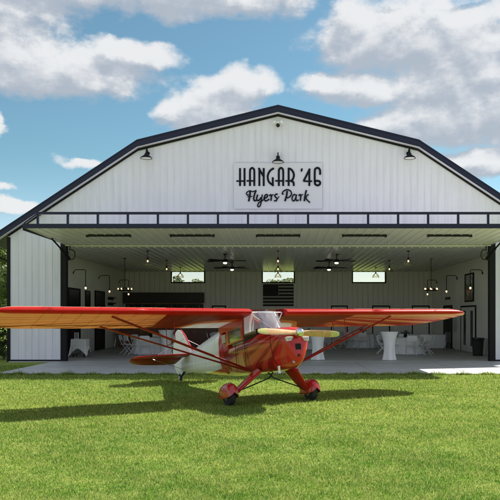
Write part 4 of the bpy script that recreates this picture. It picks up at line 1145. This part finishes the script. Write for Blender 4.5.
hb = [(.6*math.sin(i*2.3), i*.8, 1.0+.25*math.sin(i*1.7), 1.15+.2*math.sin(i*3.1)) for i in range(52)]  # hedge row out of view, added to darken reflections on the aircraft
added_hedge = thing('hedge', 'long dark unseen hedge added at the left to darken reflections', 'hedge', (-33, 22, 0))
o = bpy.data.objects.new('foliage', leaf_mesh('foliage', M['leafdark'], hb, 26000, .13, 9)); COL.objects.link(o); o.parent = added_hedge
q = MB(); q.tube([(0, .2, .3), (.1, 20, .4), (0, 41, .3)], .05, 6); q.build('stem', M['bark'], added_hedge)
fb = []
for i in range(150):
    a = R(-82+i*1.1); rr_ = 150+12*math.sin(i*1.9); fb.append((rr_*math.sin(a), rr_*math.cos(a), 2.0+.6*math.sin(i*.7), 3.0+.8*math.sin(i*2.7)))
o = bpy.data.objects.new('woods', leaf_mesh('woods', M['leaf'], fb, 40000, .55, 21)); COL.objects.link(o); struct(o, 'stuff'); o['label'] = 'low far woods along the horizon behind the hangar'; o['category'] = 'woods'
for i, (X, Y, h, lb) in enumerate([(33, 62, 9.5, 'tree right of the hangar, nearest its back corner'), (41, 70, 10.5, 'tree right of the hangar, second from its back corner'), (52, 64, 9, 'tree farthest right in the tree line')]):
    tree((X, Y, 0), h, 50+i, lb, 1.25)
# hedge shrub at the left wall
sh_ = thing('shrub', 'dark green shrub against the left corner of the hangar', 'shrub', (-10.98, 28.0, 0))
o = bpy.data.objects.new('foliage', leaf_mesh('foliage', M['leafdark'], [(0,0,.45,.42),(.05,.1,.85,.38),(-.1,-.1,1.15,.28),(-.5,.3,.5,.45),(-.55,.2,.95,.35)], 6000, .035, 5)); COL.objects.link(o); o.parent = sh_
q = MB(); q.tube([(0,0,-.05),(0,0,.8)], [.04,.015], 6); q.tube([(0,0,.1),(-.25,.1,.3),(-.5,.25,.8)], [.03,.025,.015], 6); q.build('stem', M['bark'], sh_)
sh2 = dup(sh_, (-12.2, 29.2, 0), R(70), 'dark green shrub one step left of the corner shrub', (1.1,1.1,1.25)); sh_['group'] = sh2['group'] = 'shrubs at the hangar corner'

# grass blades
def lawn(n):
    rs = np.random.RandomState(3)
    u = rs.uniform(0,1,n); d = 5.6*(24.6/5.6)**u                 # denser towards the viewer
    xx = rs.uniform(-1,1,n)*(.47*d+3.2)-.02*d
    keep = ~((np.abs(xx-.05) < 8.56) & (d > 20.74))
    d, xx = d[keep], xx[keep]
    ne = 16000; ex = rs.uniform(-8.9, 8.9, ne); fringe = 20.742-np.abs(rs.normal(0, .035, ne))*(1+1.0*np.sin(ex*3.1)*np.sin(ex*1.3+1))     # ragged, longer growth along the slab edge
    d = np.concatenate([d, fringe]); xx = np.concatenate([xx, ex]); n = len(d)
    dist = d/8.0
    h = rs.uniform(.014,.034,n)*(1+.12*np.minimum(dist,2.5)); w = .0034*np.clip(dist,.8,2.8)
    cl = .75+.5*np.sin(xx*2.1+1.3*np.sin(d*1.7))*np.sin(d*2.6+xx)
    h *= (.62+.48*cl)*(1+.8*(rs.uniform(0,1,n)>.93))
    h[-ne:] *= rs.uniform(1.2, 2.9, ne)*(.6+.5*np.sin(xx[-ne:]*4.3)**2)
    a = rs.uniform(0,6.283,n); lean = rs.uniform(.2,1.0,n)*h; la = rs.uniform(0,6.283,n)
    base = np.stack([xx, d, np.full(n,-.004)], 1)
    side = np.stack([np.cos(a)*w, np.sin(a)*w, np.zeros(n)], 1)
    mid = base+np.stack([np.cos(la)*lean*.35, np.sin(la)*lean*.35, h*.6], 1)
    tip = base+np.stack([np.cos(la)*lean, np.sin(la)*lean, h], 1)
    V = np.stack([base-side, base+side, mid+side*.7, mid-side*.7, tip], 1).reshape(-1,3)
    me = bpy.data.meshes.new('grass'); me.vertices.add(5*n); me.vertices.foreach_set('co', V.astype(np.float32).ravel())
    b0 = np.arange(n)[:,None]*5
    li = np.concatenate([b0+np.array([[0,1,2,3]]), b0+np.array([[3,2,4]])], 1).ravel().astype(np.int32)
    me.loops.add(7*n); me.loops.foreach_set('vertex_index', li)
    ls = (np.arange(n)[:,None]*7+np.array([[0,4]])).ravel().astype(np.int32); lt = np.tile(np.array([4,3],dtype=np.int32), n)
    me.polygons.add(2*n); me.polygons.foreach_set('loop_start', ls); me.polygons.foreach_set('loop_total', lt)
    at = me.attributes.new('rnd', 'FLOAT', 'FACE'); at.data.foreach_set('value', np.repeat(rs.uniform(0,1,n),2).astype(np.float32))
    me.update(); me.materials.append(M['blade'])
    o = bpy.data.objects.new('grass', me); COL.objects.link(o); struct(o, 'stuff'); o['label'] = 'short mown green lawn in front of the hangar'; o['category'] = 'grass'
lawn(980000)
